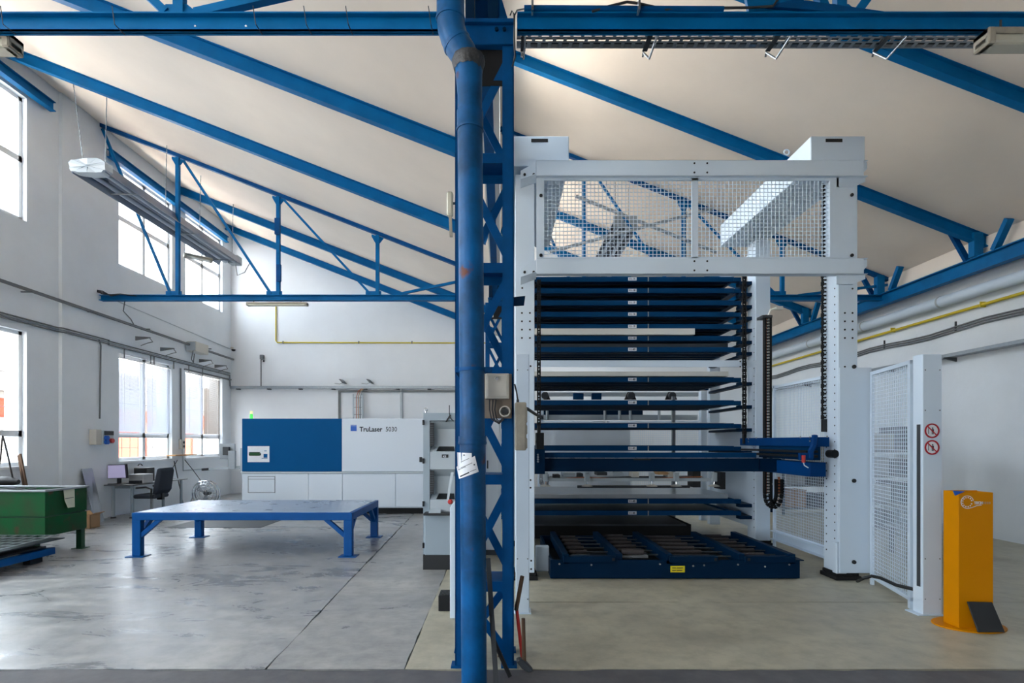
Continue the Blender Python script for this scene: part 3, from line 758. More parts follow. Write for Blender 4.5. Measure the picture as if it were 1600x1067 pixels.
# white switch cabinet seen through the column
d = 8.05
t = thing('white_cabinet', 'tall white cabinet standing behind the lattice column', 'cabinet', (PX(770, d), d + .2, 0))
M().box(PX(759, d), PX(783, d), d, d + .5, .08, 2.35).build('cabinet_body', 'white2', t, bevel=.006)
M().box(PX(761, d), PX(780, d), d - .018, d, .45, 2.28).build('cabinet_door', 'white2', t, bevel=.004)
M().box(PX(761, d), PX(763, d), d - .035, d - .018, 1.3, 1.42).build('handle', 'black', t)
M().box(PX(759, d), PX(783, d), d + .02, d + .48, 0, .08).build('plinth', 'dgrey', t)
# ================================================================== STORAGE TOWER
RF, RR = 6.6, 8.74
ri, ro = 4.14, 4.376               # right posts: inner and outer face
li, lo = .41, .175                 # left posts
RT = thing('storage_tower', 'tall white steel storage tower for sheet metal cassettes', 'storage rack', (2.27, 8.2, 0))
ptop = 4.98
def holes(m_parent, face, pts):
    for p in pts:
        p = Vector(p)
        if face == 'y': M().cyl(p, p + Vector((0, -.003, 0)), .012, 8).build('hole', 'black', m_parent)
        else: M().cyl(p, p + Vector((-.003, 0, 0)), .010, 6).build('hole', 'black', m_parent)
posts = {}
for nm, xa, xb, y in (('fr', ri, ro, RF), ('rr', ri, ro, RR), ('fl', lo, li, RF), ('rl', lo, li, RR)):
    m = M(); t = .012
    # hollow lipped post
    m.box(xa, xb, y, y + t, .09, ptop).box(xa, xa + t, y + t, y + .30, .09, ptop).box(xb - t, xb, y + t, y + .30, .09, ptop).box(xa, xb, y + .29, y + .30, .09, ptop)
    posts[nm] = m.build('post', 'white', RT, bevel=.006)
    M().box(xa - .04, xb + .04, y - .02, y + .32, 0.0, .05).box(xa - .02, xb + .02, y, y + .30, .05, .09).build('foot', 'blackm', posts[nm], bevel=.006)
pr = posts['fr']
holes(pr, 'y', [(PX(px, RF), RF, PZ(py, RF)) for px in (1320, 1332) for py in (489, 502, 515, 528)])
holes(pr, 'y', [(PX(px, RF), RF, PZ(py, RF)) for px, py in ((1332, 451), (1320, 573), (1320, 751), (1320, 764))])
for i in range(34):
    z = .3 + i * .1
    holes(pr, 'x', [(ri, RF + .07, z)])
    if i < 30: holes(pr, 'x', [(ri, RF + .24, z + .03)])
for i in range(26): holes(posts['rr'], 'x', [(ri, RR + .06, .3 + i * .13)])
pl = posts['fl']
holes(pl, 'y', [(PX(px, RF), RF, PZ(py, RF)) for px in (815.5, 828) for py in (489, 502, 515, 528)])
holes(pl, 'y', [(PX(px, RF), RF, PZ(py, RF)) for px, py in ((816, 450), (829, 572), (829, 750), (829, 762), (830, 876), (830, 889))])
for py, px in ((296, 830), (321, 830), (348, 830)): pass
# frame profile beside the mesh (front face of upper frame)
for (a, b) in ((PX(838, RF), PX(850, RF)), (PX(1296, RF), PX(1311, RF)), (PX(1320, RF), PX(1334, RF))):
    pass
yb = RF - .10
bx0, bx1 = PX(838, yb), PX(1350, yb)
for (p0, p1) in ((250, 275), (403, 428)):
    z1, z0 = PZ(p0, yb), PZ(p1, yb)
    m = M().box(bx0, bx1, yb, yb + .008, z0, z1).box(bx0, bx1 + .05, yb, yb + .098, z1 - .008, z1).box(bx0, bx1 + .05, yb, yb + .098, z0, z0 + .008)
    bmo = m.build('cross_beam', 'white', RT, bevel=.003)
    holes(bmo, 'y', [(PX(px, yb), yb, z0 + f * (z1 - z0)) for px in (1085, 1105) for f in (.22, .8)])
    # end brackets, bent plates
    for (sx, xx) in ((-1, bx0), (1, bx1)):
        b = M().prism([(xx, z1 - .01), (xx + sx * .19, z0 + .08), (xx + sx * .19, z0 - .03), (xx, z0 + .03)] if sx < 0 else
                      [(xx - .02, z1 - .01), (xx + .06, z1 - .01), (xx + .06, z1 - .09), (xx - .02, z0 + .02)], 'y', yb + .03, yb + .045)
        bo = b.build('bracket', 'white', RT, bevel=.002)
        if sx < 0:
            M().plate((xx, yb + .0, z0 + .03), (xx - .19, yb + .0, z0 - .03), (xx - .19, yb + .1, z0 - .10), (xx, yb + .1, z0 - .03), .006).build('bracket', 'white', RT)
            for q in (.03, .14):
                M().cyl((xx - .16 + q - .01, yb + .03, z0 + .03), (xx - .16 + q - .01, yb + .018, z0 + .03), .016, 10).build('bolt', 'black', bo)
        else:
            M().prism([(xx - .30, z0), (xx + .05, z0), (xx + .05, z0 - .045), (xx - .10, z0 - .11), (xx - .30, z0 - .11)], 'y', yb + .05, yb + .062).build('bracket', 'white', RT)
zt2, zb2 = PZ(275, yb), PZ(403, yb)
# mesh field between the beams
mg = RF - .03
fr = M()
for (a, b) in ((838, 850), (1080, 1090), (1295, 1309)):
    fr.box(PX(a, mg), PX(b, mg), mg - .02, mg + .0, zb2, zt2)
fr.box(PX(850, mg), PX(1295, mg), mg - .02, mg, zb2, zb2 + .03).box(PX(850, mg), PX(1295, mg), mg - .02, mg, zt2 - .03, zt2)
fr.build('mesh_frame', 'white', RT)
M().box(PX(1309, mg), PX(1337, mg), mg - .012, mg + .02, zb2, zt2).build('upper_post_plate', 'white', RT)
for (px, py) in ((845, 307), (845, 400), (1329, 306), (1329, 400)):
    M().cyl((PX(px, mg), mg - .02, PZ(py, mg)), (PX(px, mg), mg - .034, PZ(py, mg)), .02, 10).build('bolt', 'black', RT)
w = M(); r = .0033
for (a, b) in ((850, 1080), (1090, 1295)):
    x = PX(a, mg)
    while x < PX(b, mg): w.box(x - r, x + r, mg - .006, mg - .006 + 2 * r, zb2, zt2); x += .0475
z = zb2 + .02
while z < zt2: w.box(PX(850, mg), PX(1295, mg), mg - .006 + 2 * r, mg - .006 + 4 * r, z - r, z + r); z += .0475
w.build('mesh_wires', 'white', RT, kind='stuff')
# long drive covers on top of both sides
for (x0, x1, sl) in ((3.79, 4.455, (1290, 1316)), (.15, .83, (830, 856))):
    cv = M().box(x0, x1, RF - .02, 9.3, 5.07, PZ(214, RF)).build('drive_cover', 'white', RT, bevel=.008)
    M().box(PX(sl[0], RF - .02), PX(sl[1], RF - .02), RF - .024, RF - .016, PZ(223.5, RF), PZ(218.5, RF)).build('cover_slot', 'black', cv)
M().tube(arc(P(1229, 238, RF + .35), .035, 0, 360, 16), .009, 6).build('lifting_eye', 'white', RT, smooth=True)
# rear and side beams
for (yy, z0, z1) in ((RR, PZ(573.5, RR), PZ(563, RR)),):
    M().box(li - .2, ri, yy - .012, yy, z0, z1).build('cross_beam', 'white', RT, bevel=.003)
holes(RT, 'y', [(PX(1156, RR), RR - .013, PZ(565, RR)), (PX(1156, RR), RR - .013, PZ(573, RR))])
YBK = 10.7
for x in (li - .2, ri + .02):
    M().box(x, x + .2, YBK, YBK + .15, .05, ptop).build('post', 'white', RT, bevel=.005)
for x in (li - .19, ri + .03):
    M().box(x, x + .012, RR + .3, YBK, .28, 2.0).build('side_panel', 'white', RT)
    M().box(x, x + .06, RR + .3, YBK, 4.7, 4.85).build('side_beam', 'white', RT)
M().box(li - .2, ri + .2, YBK + .02, YBK + .1, 4.7, 4.85).build('cross_beam', 'white', RT)
for x in (PX(1053, YBK), ):
    M().box(x - .03, x + .03, YBK, YBK + .06, 0.05, 2.6).build('post', 'grey', RT)
# right lower rail + white guard plates
M().box(PX(837, 6.9), PX(858, 6.9), 6.9, 6.98, PZ(893, 6.9), PZ(853, 6.9)).build('guard_cover', 'white', RT, bevel=.012)
M().box(PX(1312, 6.45), PX(1329, 6.45), RF - .09, RF, .10, PZ(850, 6.45)).build('guard_cover', 'white', RT, bevel=.008)

# ---- cassettes
SD = 8.9
rows = [('01-15', 436), ('01-14', 454), ('01-13', 473), ('01-12', 491), ('01-11', 510), ('01-10', 528.5), ('01-09', 546), ('01-08', 593), ('01-07', 629), ('01-06', 665), ('01-05', 700.5), ('01-02', 783), ('01-01', 801.5)]
word = {'01-15': 'topmost in the tower', '01-14': 'second from the top', '01-13': 'third from the top', '01-12': 'fourth from the top', '01-11': 'fifth from the top, above the pale sheet pack',
        '01-10': 'under the pale short sheet pack', '01-09': 'just above the white cross beam', '01-08': 'just below the white cross beam', '01-07': 'between tower levels eight and six',
        '01-06': 'above the gap over the lift beam', '01-05': 'directly above the lift beam', '01-02': 'carrying the bright sheet under the suction lift', '01-01': 'lowest numbered of the tower'}
sx0, sx1 = .47, PX(1147, SD)
proto = None
for i, (num, py) in enumerate(rows):
    zc = PZ(py, SD); h = 7.6 * SD / F
    lab = 'navy sheet metal cassette numbered %s, %s' % (num, word[num])
    if proto is None:
        c = thing('storage_cassette', lab, 'cassette', ((sx0 + sx1) / 2, SD, zc - h / 2), 'cassettes in the storage tower')
        fr = M().box(sx0, sx1, SD, SD + .05, zc - h / 2, zc + h / 2).build('front_rail', 'navy', c, bevel=.004)
        M().box(sx0, sx1, SD + 1.55, SD + 1.6, zc - h / 2, zc + h / 2).build('rear_rail', 'navy', c)
        for x in (sx0, sx1 - .05): M().box(x, x + .05, SD + .05, SD + 1.55, zc - h / 2, zc + h / 2).build('side_rail', 'navy', c)
        for k in range(6):
            y = SD + .16 + k * .25
            M().box(sx0 + .05, sx1 - .05, y, y + .09, zc - h / 2 + .002, zc - .005).build('rib', 'navyd', c)
        M().box(sx0 + .02, sx1 - .02, SD + .02, SD + 1.58, zc + .002, zc + .012).build('base_sheet', 'dsheet', c)
        pp = M().box(PX(981.5, SD), PX(994.5, SD), SD - .006, SD, zc - .024, zc + .028).build('label_plate', 'paper', fr)
        M().box(PX(1012, SD), PX(1013.6, SD), SD - .012, SD, zc - h / 2, zc + h / 2).build('marker', 'steel', c)
        for y in (SD + .0, SD + 1.4):
            M().box(sx1, sx1 + .12, y, y + .1, zc - h / 2, zc + h / 2 - .01).build('end_lug', 'navy', c, bevel=.004)
        proto = c; protoz = zc - h / 2
    else:
        c = copy_tree(proto); c.location.z = zc - h / 2; tag(c, lab)
    ROOT[c.name] = Vector(((sx0 + sx1) / 2, SD, zc - h / 2))
    text('lettering', num, .044, 'ink', c, (PX(983, SD), SD - .0075, zc - .013), sx=1.0, bold=.0006)
    # support brackets on the tower, right side
    M().box(ri - .20, ri + .005, SD - .03, SD + .12, zc - h / 2 - .06, zc - h / 2 - .004).build('support_bracket', 'navyd', RT, bevel=.003)
    M().box(ri - .09, ri + .03, SD + .12, SD + 1.6, zc - h / 2 - .05, zc - h / 2 - .008).build('support_rail', 'navyd', RT)
    M().box(li - .19, li + .1, SD, SD + 1.6, zc - h / 2 - .05, zc - h / 2 - .008).build('support_rail', 'navyd', RT)
# ---- sheet packs lying on cassettes
def pack(py0, py1, pxr, m, label, y0=SD - .06, depth=1.5):
    M().box(sx0 + .04, PX(pxr, SD), y0, y0 + depth, PZ(py1, SD) + .004, PZ(py0, SD) + .004).build('sheet_pack', m, None, label, 'sheet stack', bevel=.003)
pack(514.5, 524.2, 1084, 'whitepack', 'pale wrapped sheet pack, short, lying on cassette 01-10')
pack(581.5, 588.6, 1136, 'whitepack', 'pale full-width sheet pack lying on cassette 01-08')
pack(660.5, 661.2, 1136, 'whitepack', 'thin pale sheet lying on cassette 01-06', SD + .02)
pack(772, 778.5, 1135, 'sheet', 'bright steel sheet stack lying on cassette 01-02', SD - .06)
pack(536, 542.3, 1140, 'dsheet', 'dark steel sheet stack lying on cassette 01-09', SD + .06)
pack(533, 534.2, 1100, 'sheet', 'single dull sheet above cassette 01-09 stack', SD + .07) if False else None
M().box(sx0, PX(1080, SD + .2), SD + .2, SD + 1.8, .06, .30).build('sheet_pallet', 'blackm', None, 'dark steel sheet pile on the floor of the tower', 'sheet stack', bevel=.004)
M().box(sx0 - .2, PX(1073, SD), SD + .02, SD + 1.7, .302, .33).build('cover_sheet', 'dsheet', None, 'bare steel sheet on top of the dark floor pile', 'sheet')

# ---- roller cart in the tower foot
CD = 6.64
cx0, cx1, czt = PX(860, CD), PX(1250, CD), PZ(875, CD)
CT = thing('roller_cart', 'low navy roller cart with black rollers at the tower foot', 'cart', ((cx0 + cx1) / 2, CD + .8, 0))
ff = M().box(cx0, cx1, CD, CD + .03, .012, czt).build('front_panel', 'navyd', CT, bevel=.004)
M().box(cx0, cx1, CD + 1.72, CD + 1.75, .012, czt).build('rear_panel', 'navyd', CT)
for x in (cx0, cx1 - .03): M().box(x, x + .03, CD + .03, CD + 1.72, .012, czt).build('side_panel', 'navyd', CT)
M().box(cx0 + .03, cx1 - .03, CD + .03, CD + 1.72, .02, .04).build('floor_plate', 'blackm', CT)
M().box(cx1, cx1 + .05, CD, CD + .25, czt - .01, czt).build('side_flange', 'navyd', CT)
railx = [PX(884, CD), PX(968, CD), PX(1046, CD), PX(1160, CD), PX(1238, CD)]
zr1 = PZ(866, CD)
for k, x in enumerate(railx):
    a = .0 if k not in (1, 3) else .02
    M().box(x - .04, x + .04, CD + a, CD + 1.7, czt - .05, zr1).build('rail', 'navyd', CT, bevel=.004)
for (a, b) in ((880, 962), (1046, 1121), (1163, 1242)):
    cbx = M().box(PX(a, CD), PX(b, CD), CD - .02, CD + .08, czt - .03, PZ(869, CD)).build('front_rail', 'navyd', CT, bevel=.004)
    M().box(PX(b - 6 if a != 1163 else a + 4, CD), PX(b - 2 if a != 1163 else a + 8, CD), CD - .024, CD - .016, czt - .005, czt + .03).build('slot', 'black', CT)
for k in range(4):
    a, b = railx[k] + .08, railx[k + 1] - .08
    for j in range(6):
        y = CD + .22 + j * .27 + (.1 if k % 2 else 0)
        M().cyl((a + .02, y, czt - .0), (b - (.12 if k % 2 else .25), y, czt - .0), .03, 10).build('roller', 'brown', CT, smooth=True)
        M().cyl((a - .03, y, czt), (b + .03, y, czt), .01, 6).build('roller_axle', 'dgrey', CT)
for px, py in ((874, 881), (924, 882.5), (1031, 881), (1083, 884), (1100, 883), (1153, 882), (1195, 885), (1233, 882)):
    M().cyl((PX(px, CD), CD, PZ(py, CD)), (PX(px, CD), CD - .008, PZ(py, CD)), .012, 8).build('bolt', 'steel', CT)
yl = M().box(PX(1047.5, CD), PX(1070, CD), CD - .004, CD, PZ(894, CD), PZ(884, CD)).build('rating_label', 'yel2', CT, 'yellow rating label')
for (a, b, py) in ((1050, 1056, 887), (1057, 1067, 887), (1050, 1056, 891), (1057, 1066, 891)):
    M().box(PX(a, CD), PX(b, CD), CD - .0055, CD - .0035, PZ(py + .6, CD), PZ(py - .6, CD)).build('label_print', 'ink', yl)
M().box(PX(975, CD), PX(1017, CD), CD + .12, CD + .2, czt, czt + .03).build('motor_roller', 'steel', CT)
M().cyl((PX(977, CD), CD + .2, czt + .06), (PX(1012, CD), CD + .2, czt + .06), .035, 12).build('drive_roller', 'brown', CT, smooth=True)

# ---- lift carriage
LD = 7.55
LC = thing('lift_carriage', 'dark navy lift beam with suction cups hanging in the tower', 'lift', (2.2, LD, 1.2))
lx0, lx1 = PX(844, LD), PX(1186, LD)
M().box(lx0, lx1, LD, LD + .22, PZ(736.5, LD), PZ(716, LD)).build('main_beam', 'navyd', LC, bevel=.006)
M().box(lx0 + .02, lx1 - .02, LD + .03, LD + .26, PZ(716, LD), PZ(707.5, LD)).build('top_rail', 'navy', LC, bevel=.004)
M().box(lx0, lx1, LD - .006, LD, PZ(716, LD), PZ(715, LD)).build('guide_edge', 'steel', LC)
M().box(PX(990, LD), PX(1017, LD), LD - .004, LD + .01, PZ(719, LD), PZ(717, LD)).build('slot', 'black', LC)
# side carriage running along the right posts
sxa, sxb = 3.93, 4.08
M().box(sxa, sxb, 6.68, 8.85, PZ(700, 6.9) + .02, PZ(683, 6.9)).build('side_beam', 'liftblue', LC, bevel=.004)
M().box(sxa + .05, sxb + .02, 6.9, 8.3, 1.46, 1.66).build('web_plate', 'navy', LC)
M().box(sxa - .05, sxb, 6.75, 8.2, 1.26, 1.44).build('lower_beam', 'liftblue', LC, bevel=.004)
for z in (1.50, 1.56):
    M().box(sxa - .1, sxa + .05, 6.75, 8.6, z, z + .03).build('guide_rail', 'black', LC)
M().tube([(sxa - .02, 6.70, 1.78), (sxa - .04, 6.68, 1.66), (sxa - .08, 6.68, 1.58), (sxa - .08, 6.68, 1.50)], .035, 6).build('hook_plate', 'liftblue', LC)
M().box(sxa - .22, sxa - .06, 6.67, 6.72, 1.47, 1.56).build('hook_plate', 'liftblue', LC, bevel=.004)
M().cyl((sxb + .02, 6.60, 1.55), (sxb + .02, 6.72, 1.55), .05, 14).build('guide_wheel', 'black', LC, smooth=True)
sp = P(1255.5, 717, 6.66)
M().cyl(sp + Vector((0, 0, -.045)), sp + Vector((0, 0, .045)), .022, 12).build('proximity_sensor', 'red', LC, 'red sensor cylinder', smooth=True)
M().tube([sp + Vector((0, 0, -.045)), sp + Vector((.01, 0, -.08)), sp + Vector((.06, 0, -.11))], .007, 6).build('sensor_cable', 'paper', LC)
for px, py in ((1170, 686), (1170, 690), (1182, 684), (1251, 683), (1266, 683), (1266, 689), (1293, 682)):
    d_ = F * (sxa) / (px - CX); M().cyl((sxa, d_, PZ(py, d_)), (sxa - .008, d_, PZ(py, d_)), .012, 8).build('bolt', 'steel', LC)
M().box(lx1 - .1, sxa + .02, LD + .02, LD + .2, 1.28, 1.46).build('end_plate', 'navyd', LC)
# left end gear
M().box(li + .02, lx0 + .06, LD - .1, LD + .2, PZ(740, LD), PZ(700, LD)).build('left_drive', 'navyd', LC, bevel=.005)
for k in range(4):
    M().cyl((li + .1, LD - .1, PZ(710 + k * 3.6, LD)), (li + .1, LD - .13, PZ(710 + k * 3.6, LD)), .014, 8).build('coupling', 'steel', LC)
M().cyl(P(843, 690, 7.1), P(843, 690, 7.3), .05, 12).build('chain_anchor', 'black', LC)
M().box(PX(838, 7.1), PX(850, 7.1), 7.1, 7.3, PZ(702, 7.1), PZ(676, 7.1)).build('chain_block', 'black', LC, bevel=.004)
# suction frame and cups
UD = 8.0
zsu = PZ(740, UD)
M().box(lx0 + .1, 3.2, UD, UD + .06, PZ(752, UD), PZ(747, UD)).build('suction_frame', 'lgrey', LC)
M().box(lx0 + .1, 3.2, UD + .5, UD + .56, PZ(752, UD), PZ(747, UD)).build('suction_frame', 'lgrey', LC)
for px in (852, 917, 1018, 1056, 1115):
    x = PX(px, UD)
    cyl = M().box(x - .035, x + .035, UD - .05, UD + .02, PZ(752, UD), zsu + .02).build('air_cylinder', 'lgrey', LC, bevel=.004)
    M().cyl((x, UD - .015, PZ(752, UD)), (x, UD - .015, PZ(757, UD)), .012, 8).build('piston_rod', 'chrome', cyl)
    M().lathe([(0, .02), (.03, .018), (.085, -.005), (.075, -.012), (0, 0)], (x, UD - .015, PZ(758.5, UD)), 16).build('suction_cup', 'plastic', cyl, smooth=True)
for (a, b, c_, d_, mm) in ((880, 900, 739, 745, 'lgrey'), (934, 950, 738, 743, 'dgrey'), (960, 975, 738, 744, 'lgrey'), (990, 1000, 738, 746, 'plastic'), (1030, 1048, 738, 742, 'card'), (1045, 1055, 738, 746, 'plastic'), (1085, 1097, 736, 762, 'black'), (1128, 1136, 738, 765, 'black'), (845, 858, 741, 758, 'steel'), (866, 876, 742, 750, 'cabled'), (905, 912, 740, 749, 'dgrey')):
    M().box(PX(a, UD), PX(b, UD), UD + .05, UD + .3, PZ(d_, UD), PZ(c_, UD)).build('valve_block', mm, LC, bevel=.004)
for k in range(4):
    y = UD + .04 + .05 * k
    M().tube([(lx0 + .2, y, PZ(749, UD)), (1.2, y, PZ(746 + k, UD)), (2.0, y, PZ(749 - k, UD)), (3.0, y, PZ(745, UD))], .008, 6).build('air_hose', ('copper', 'cabled', 'cable', 'black')[k], LC)
M().cyl(P(905, 762, UD) + Vector((0, .2, 0)), P(1085, 762, UD) + Vector((0, .2, 0)), .02, 8).build('suction_frame', 'dgrey', LC)

# ---- hoist chains (links) and energy chain
def chain(name, label, x, y, z0, z1, wd, step, m='blackm'):
    t = thing(name, label, 'chain', (x, y, z0))
    n = int((z1 - z0) / step); mm = M()
    for i in range(n):
        z = z0 + i * step
        k = .012 if i % 2 else 0
        mm.box(x - wd / 2, x - wd / 2 + .022 - k * .5, y - .02 + k, y + .02 - k, z, z + step * 1.05)
        mm.box(x + wd / 2 - .022 + k * .5, x + wd / 2, y - .02 + k, y + .02 - k, z, z + step * 1.05)
        mm.cyl((x - wd / 2, y, z + step / 2), (x + wd / 2, y, z + step / 2), .011, 6)
    mm.build('chain_links', m, t, kind='stuff')
    M().box(x - wd * .45, x + wd * .45, y - .025, y + .025, z0 - .16, z0).build('chain_end', 'black', t, bevel=.004)
    return t
chain('hoist_chain', 'black roller chain hanging inside the right front tower post', PX(1290, 6.85), 6.85, PZ(655, 6.85), PZ(283, 6.85), .10, .05)
chain('hoist_chain', 'black roller chain hanging inside the left front tower post', PX(842, 7.2), 7.2, PZ(665, 7.2), PZ(433, 7.2), .05, .05)
chain('hoist_chain', 'black roller chain beside the right rear tower post', PX(1163, RR - .06), RR - .06, PZ(678, RR), PZ(432, RR), .06, .05)
ED = 8.38
t = thing('energy_chain', 'black cable drag chain looping below the lift carriage', 'cable chain', (PX(1207, ED), ED, PZ(803, ED)))
xa, xb = PX(1199, ED), PX(1217, ED)
def segs(pts, wd=.11):
    mm = M(); cb = M()
    for p, q in zip(pts, pts[1:]):
        p = Vector(p); q = Vector(q)
        d_ = (q - p).normalized(); nrm = Vector((-d_.z, 0, d_.x)) * (wd / 2 - .012)
        for s_ in (-1, 1): mm.bar(p + nrm * s_, q + nrm * s_, .024, .07, (0, 1, 0))
        mid_ = (p + q) / 2
        mm.bar(mid_ - nrm, mid_ + nrm, .014, .07, (0, 1, 0))
    return mm
up = [(xa, ED, PZ(495, ED) - i * .046) for i in range(int((PZ(495, ED) - PZ(778, ED)) / .046))]
zl_ = up[-1][2]; cxm = (xa + xb) / 2; rr_ = (xb - xa) / 2
loop = [(cxm - rr_ * math.cos(a), ED, zl_ - .18 * math.sin(a) - .0) for a in [math.pi * i / 8 for i in range(1, 8)]]
dn = [(xb, ED, zl_ + i * .046) for i in range(int((PZ(741, ED) - zl_) / .046))]
segs(up + loop + dn).build('chain_links', 'blackm', t, kind='stuff')
M().tube([(xa - .02, ED, zl_), (xa - .02, ED, PZ(492, ED))], .016, 8).build('cable_bundle', 'copper', t)
M().tube([(xa + .02, ED, zl_), (xa + .02, ED, PZ(492, ED)), P(1204, 484, ED), P(1214, 481, ED)], .014, 8).build('cable_bundle', 'plastic', t)
M().tube([(xb, ED, zl_), (xb, ED, PZ(745, ED))], .018, 8).build('cable_bundle', 'copper', t)
M().box(PX(1212, ED), PX(1222, ED), ED - .03, ED + .03, PZ(484, ED), PZ(479, ED)).build('connector', 'plastic', t)
M().box(xa - .09, xa + .06, ED - .04, ED + .16, PZ(497, ED), PZ(493, ED)).build('chain_mount', 'dgrey', t)

# ---- loading gantry behind the tower
GD = 11.6
t = thing('loading_gantry', 'white and grey loading gantry with pulleys behind the cassettes', 'gantry', (2.3, GD, 0))
gx0, gx1 = PX(845, GD), PX(1100, GD)
M().box(gx0, PX(1090, GD), GD, GD + .12, PZ(656, GD), PZ(648, GD)).build('gantry_beam', 'lgrey', t, bevel=.004)
M().box(gx0, gx1, GD + .3, GD + .42, PZ(617, GD), PZ(611, GD)).build('gantry_beam', 'lgrey', t)
M().box(gx0, PX(1010, GD), GD + .3, GD + .35, PZ(648, GD), PZ(640, GD)).build('gantry_beam', 'navyd', t)
for px in (851, 986, 1050):
    x = PX(px, GD); M().cyl((x, GD - .05, PZ(618, GD)), (x, GD + .05, PZ(618, GD)), .075, 18).build('pulley', 'dgrey', t, smooth=True)
    M().prism([(x - .13, PZ(624, GD)), (x + .13, PZ(624, GD)), (x + .06, PZ(612, GD)), (x - .06, PZ(612, GD))], 'y', GD + .05, GD + .09).build('pulley_bracket', 'black', t)
for (a, b) in ((896, 912), (925, 940)):
    M().box(PX(a, GD), PX(b, GD), GD, GD + .1, PZ(624, GD), PZ(614, GD)).build('motor', 'navy', t, bevel=.005)
for px in (855, 945, 968, 985, 1030): M().cyl(P(px, 656, GD), P(px, 641, GD), .03, 8).build('cylinder', 'lgrey', t)
for x in (gx0, gx1): M().box(x - .06, x + .06, GD, GD + .15, 0, PZ(611, GD)).build('gantry_leg', 'white', t)
# ---- mesh fence behind the gantry
def mesh_fence(name, label, p, q, z0, z1, solid=None, step=.05, wire=.004, post=.05, parent_cat='fence'):
    p = Vector(p); q = Vector(q); d_ = (q - p); L_ = d_.length; u = d_.normalized()
    t = thing(name, label, parent_cat, ((p.x + q.x) / 2, (p.y + q.y) / 2, 0))
    for e in (p + u * post / 2, q - u * post / 2):
        M().bar((e.x, e.y, 0), (e.x, e.y, z1), post, .03, (-u.y, u.x, 0)).build('fence_upright', 'white', t)
    for z in (z0, z1 - .02):
        M().bar((p.x, p.y, z), (q.x, q.y, z), .03, .04).build('fence_rail', 'white', t)
    w = M(); n = int(L_ / step)
    for i in range(1, n):
        e = p + u * (i * L_ / n); w.bar((e.x, e.y, z0), (e.x, e.y, z1), wire * 2, wire * 2, (u.y, -u.x, 0))
    z = z0 + step
    while z < z1 - .02: w.bar((p.x, p.y, z), (q.x, q.y, z), wire * 2, wire * 2); z += step
    w.build('mesh_wires', 'white', t, kind='stuff')
    return t
mesh_fence('mesh_fence', 'white mesh fence panel behind the loading gantry', (1.0, 13.2, 0), (2.55, 13.2, 0), .1, 2.2)
mesh_fence('mesh_fence', 'white mesh fence panel seen below cassette 01-06', (2.6, 13.2, 0), (5.2, 13.2, 0), .1, 2.2)
tag(M().box(PX(846, 12.9), PX(985, 12.9), 12.9, 13.0, 0.0, 1.98).build('white_screen', 'white2'), 'plain white screen panel standing behind the gantry', 'panel')
# ================================================================== SAFETY FENCES AT THE TOWER
FP = 5.25
t = mesh_fence('safety_fence', 'white mesh safety fence closing the right tower side above a low channel', (4.41, 6.95, 0), (4.41, 8.70, 0), .27, 2.6, step=.042, wire=.003)
M().channel((4.38, 6.92, .20), (4.38, 8.70, .20), .09, .14, .008, side=1).build('base_channel', 'white', t)
t = mesh_fence('safety_fence', 'white mesh safety fence panel between tower and sign post', (4.17, 5.46, 0), (4.42, 6.42, 0), .10, 2.53, step=.042, wire=.0035)
M().box(PX(1312, 6.46), PX(1362, 6.46), 6.46, 6.475, .12, PZ(574, 6.46)).build('closing_plate', 'white', t, bevel=.003)
for (px, py) in ((1334, 573), (1334, 751), (1334, 878)):
    M().cyl((PX(px, 6.46), 6.46, PZ(py, 6.46)), (PX(px, 6.46), 6.445, PZ(py, 6.46)), .024, 12).build('bolt', 'black', t)
# right sign post
def fence_post(name, label, x0, x1, y, ztop, slot):
    t = thing(name, label, 'post', ((x0 + x1) / 2, y + .06, 0))
    M().box(x0, x1, y, y + .13, .012, ztop).build('post_body', 'white', t, bevel=.004)
    M().box(x0 - .05, x1 + .02, y - .01, y + .17, 0, .012).build('foot_plate', 'white', t, bevel=.003)
    if slot:
        M().box(x0 - .003, x0 + .01, y + .03, y + .075, PZ(918, y), PZ(663, y)).build('slot', 'dgrey', t)
    for px in (0.12, .88):
        for py in (578, 641, 873, 936):
            M().cyl((x0 + (x1 - x0) * px, y, PZ(py, y)), (x0 + (x1 - x0) * px, y - .003, PZ(py, y)), .006, 6).build('hole', 'dgrey', t)
    return t
fp = fence_post('fence_post', 'white square safety post with two round prohibition signs', PX(1442, FP), PX(1472, FP), FP, PZ(553, FP), True)
for k, py in enumerate((673, 699)):
    c = P(1456, py, FP - .002); R_ = 11.6 * FP / F
    s = M().cyl(c, c + Vector((0, -.002, 0)), R_ * .96, 32).build('sign_disc', 'paper', fp, 'round red prohibition sign')
    M().lathe([(R_, 0), (R_, .004), (R_ * .80, .004), (R_ * .80, 0), (R_, 0)], (c.x, c.y - .005, c.z), 32, 'y').build('sign_ring', 'signred', s)
    a = R_ * .82 * .707
    M().bar((c.x - a, c.y - .0045, c.z + a), (c.x + a, c.y - .0045, c.z - a), R_ * .16, .001, (0, 1, 0)).build('sign_slash', 'signred', s)
    f = M().cyl((c.x + .006, c.y - .002, c.z + .026), (c.x + .006, c.y - .003, c.z + .026), .0075, 10)
    f.box(c.x - .004, c.x + .018, c.y - .003, c.y - .002, c.z - .008, c.z + .017).box(c.x - .003, c.x + .004, c.y - .003, c.y - .002, c.z - .035, c.z - .008).box(c.x + .008, c.x + .015, c.y - .003, c.y - .002, c.z - .035, c.z - .008)
    f.box(c.x - .036, c.x - .030, c.y - .003, c.y - .002, c.z - .03, c.z + .03)
    f.build('pictogram', 'ink', s)
fence_post('fence_post', 'white square safety post just right of the lattice column', PX(806, 5.3), PX(827, 5.3), 5.3, PZ(553, 5.3), False)
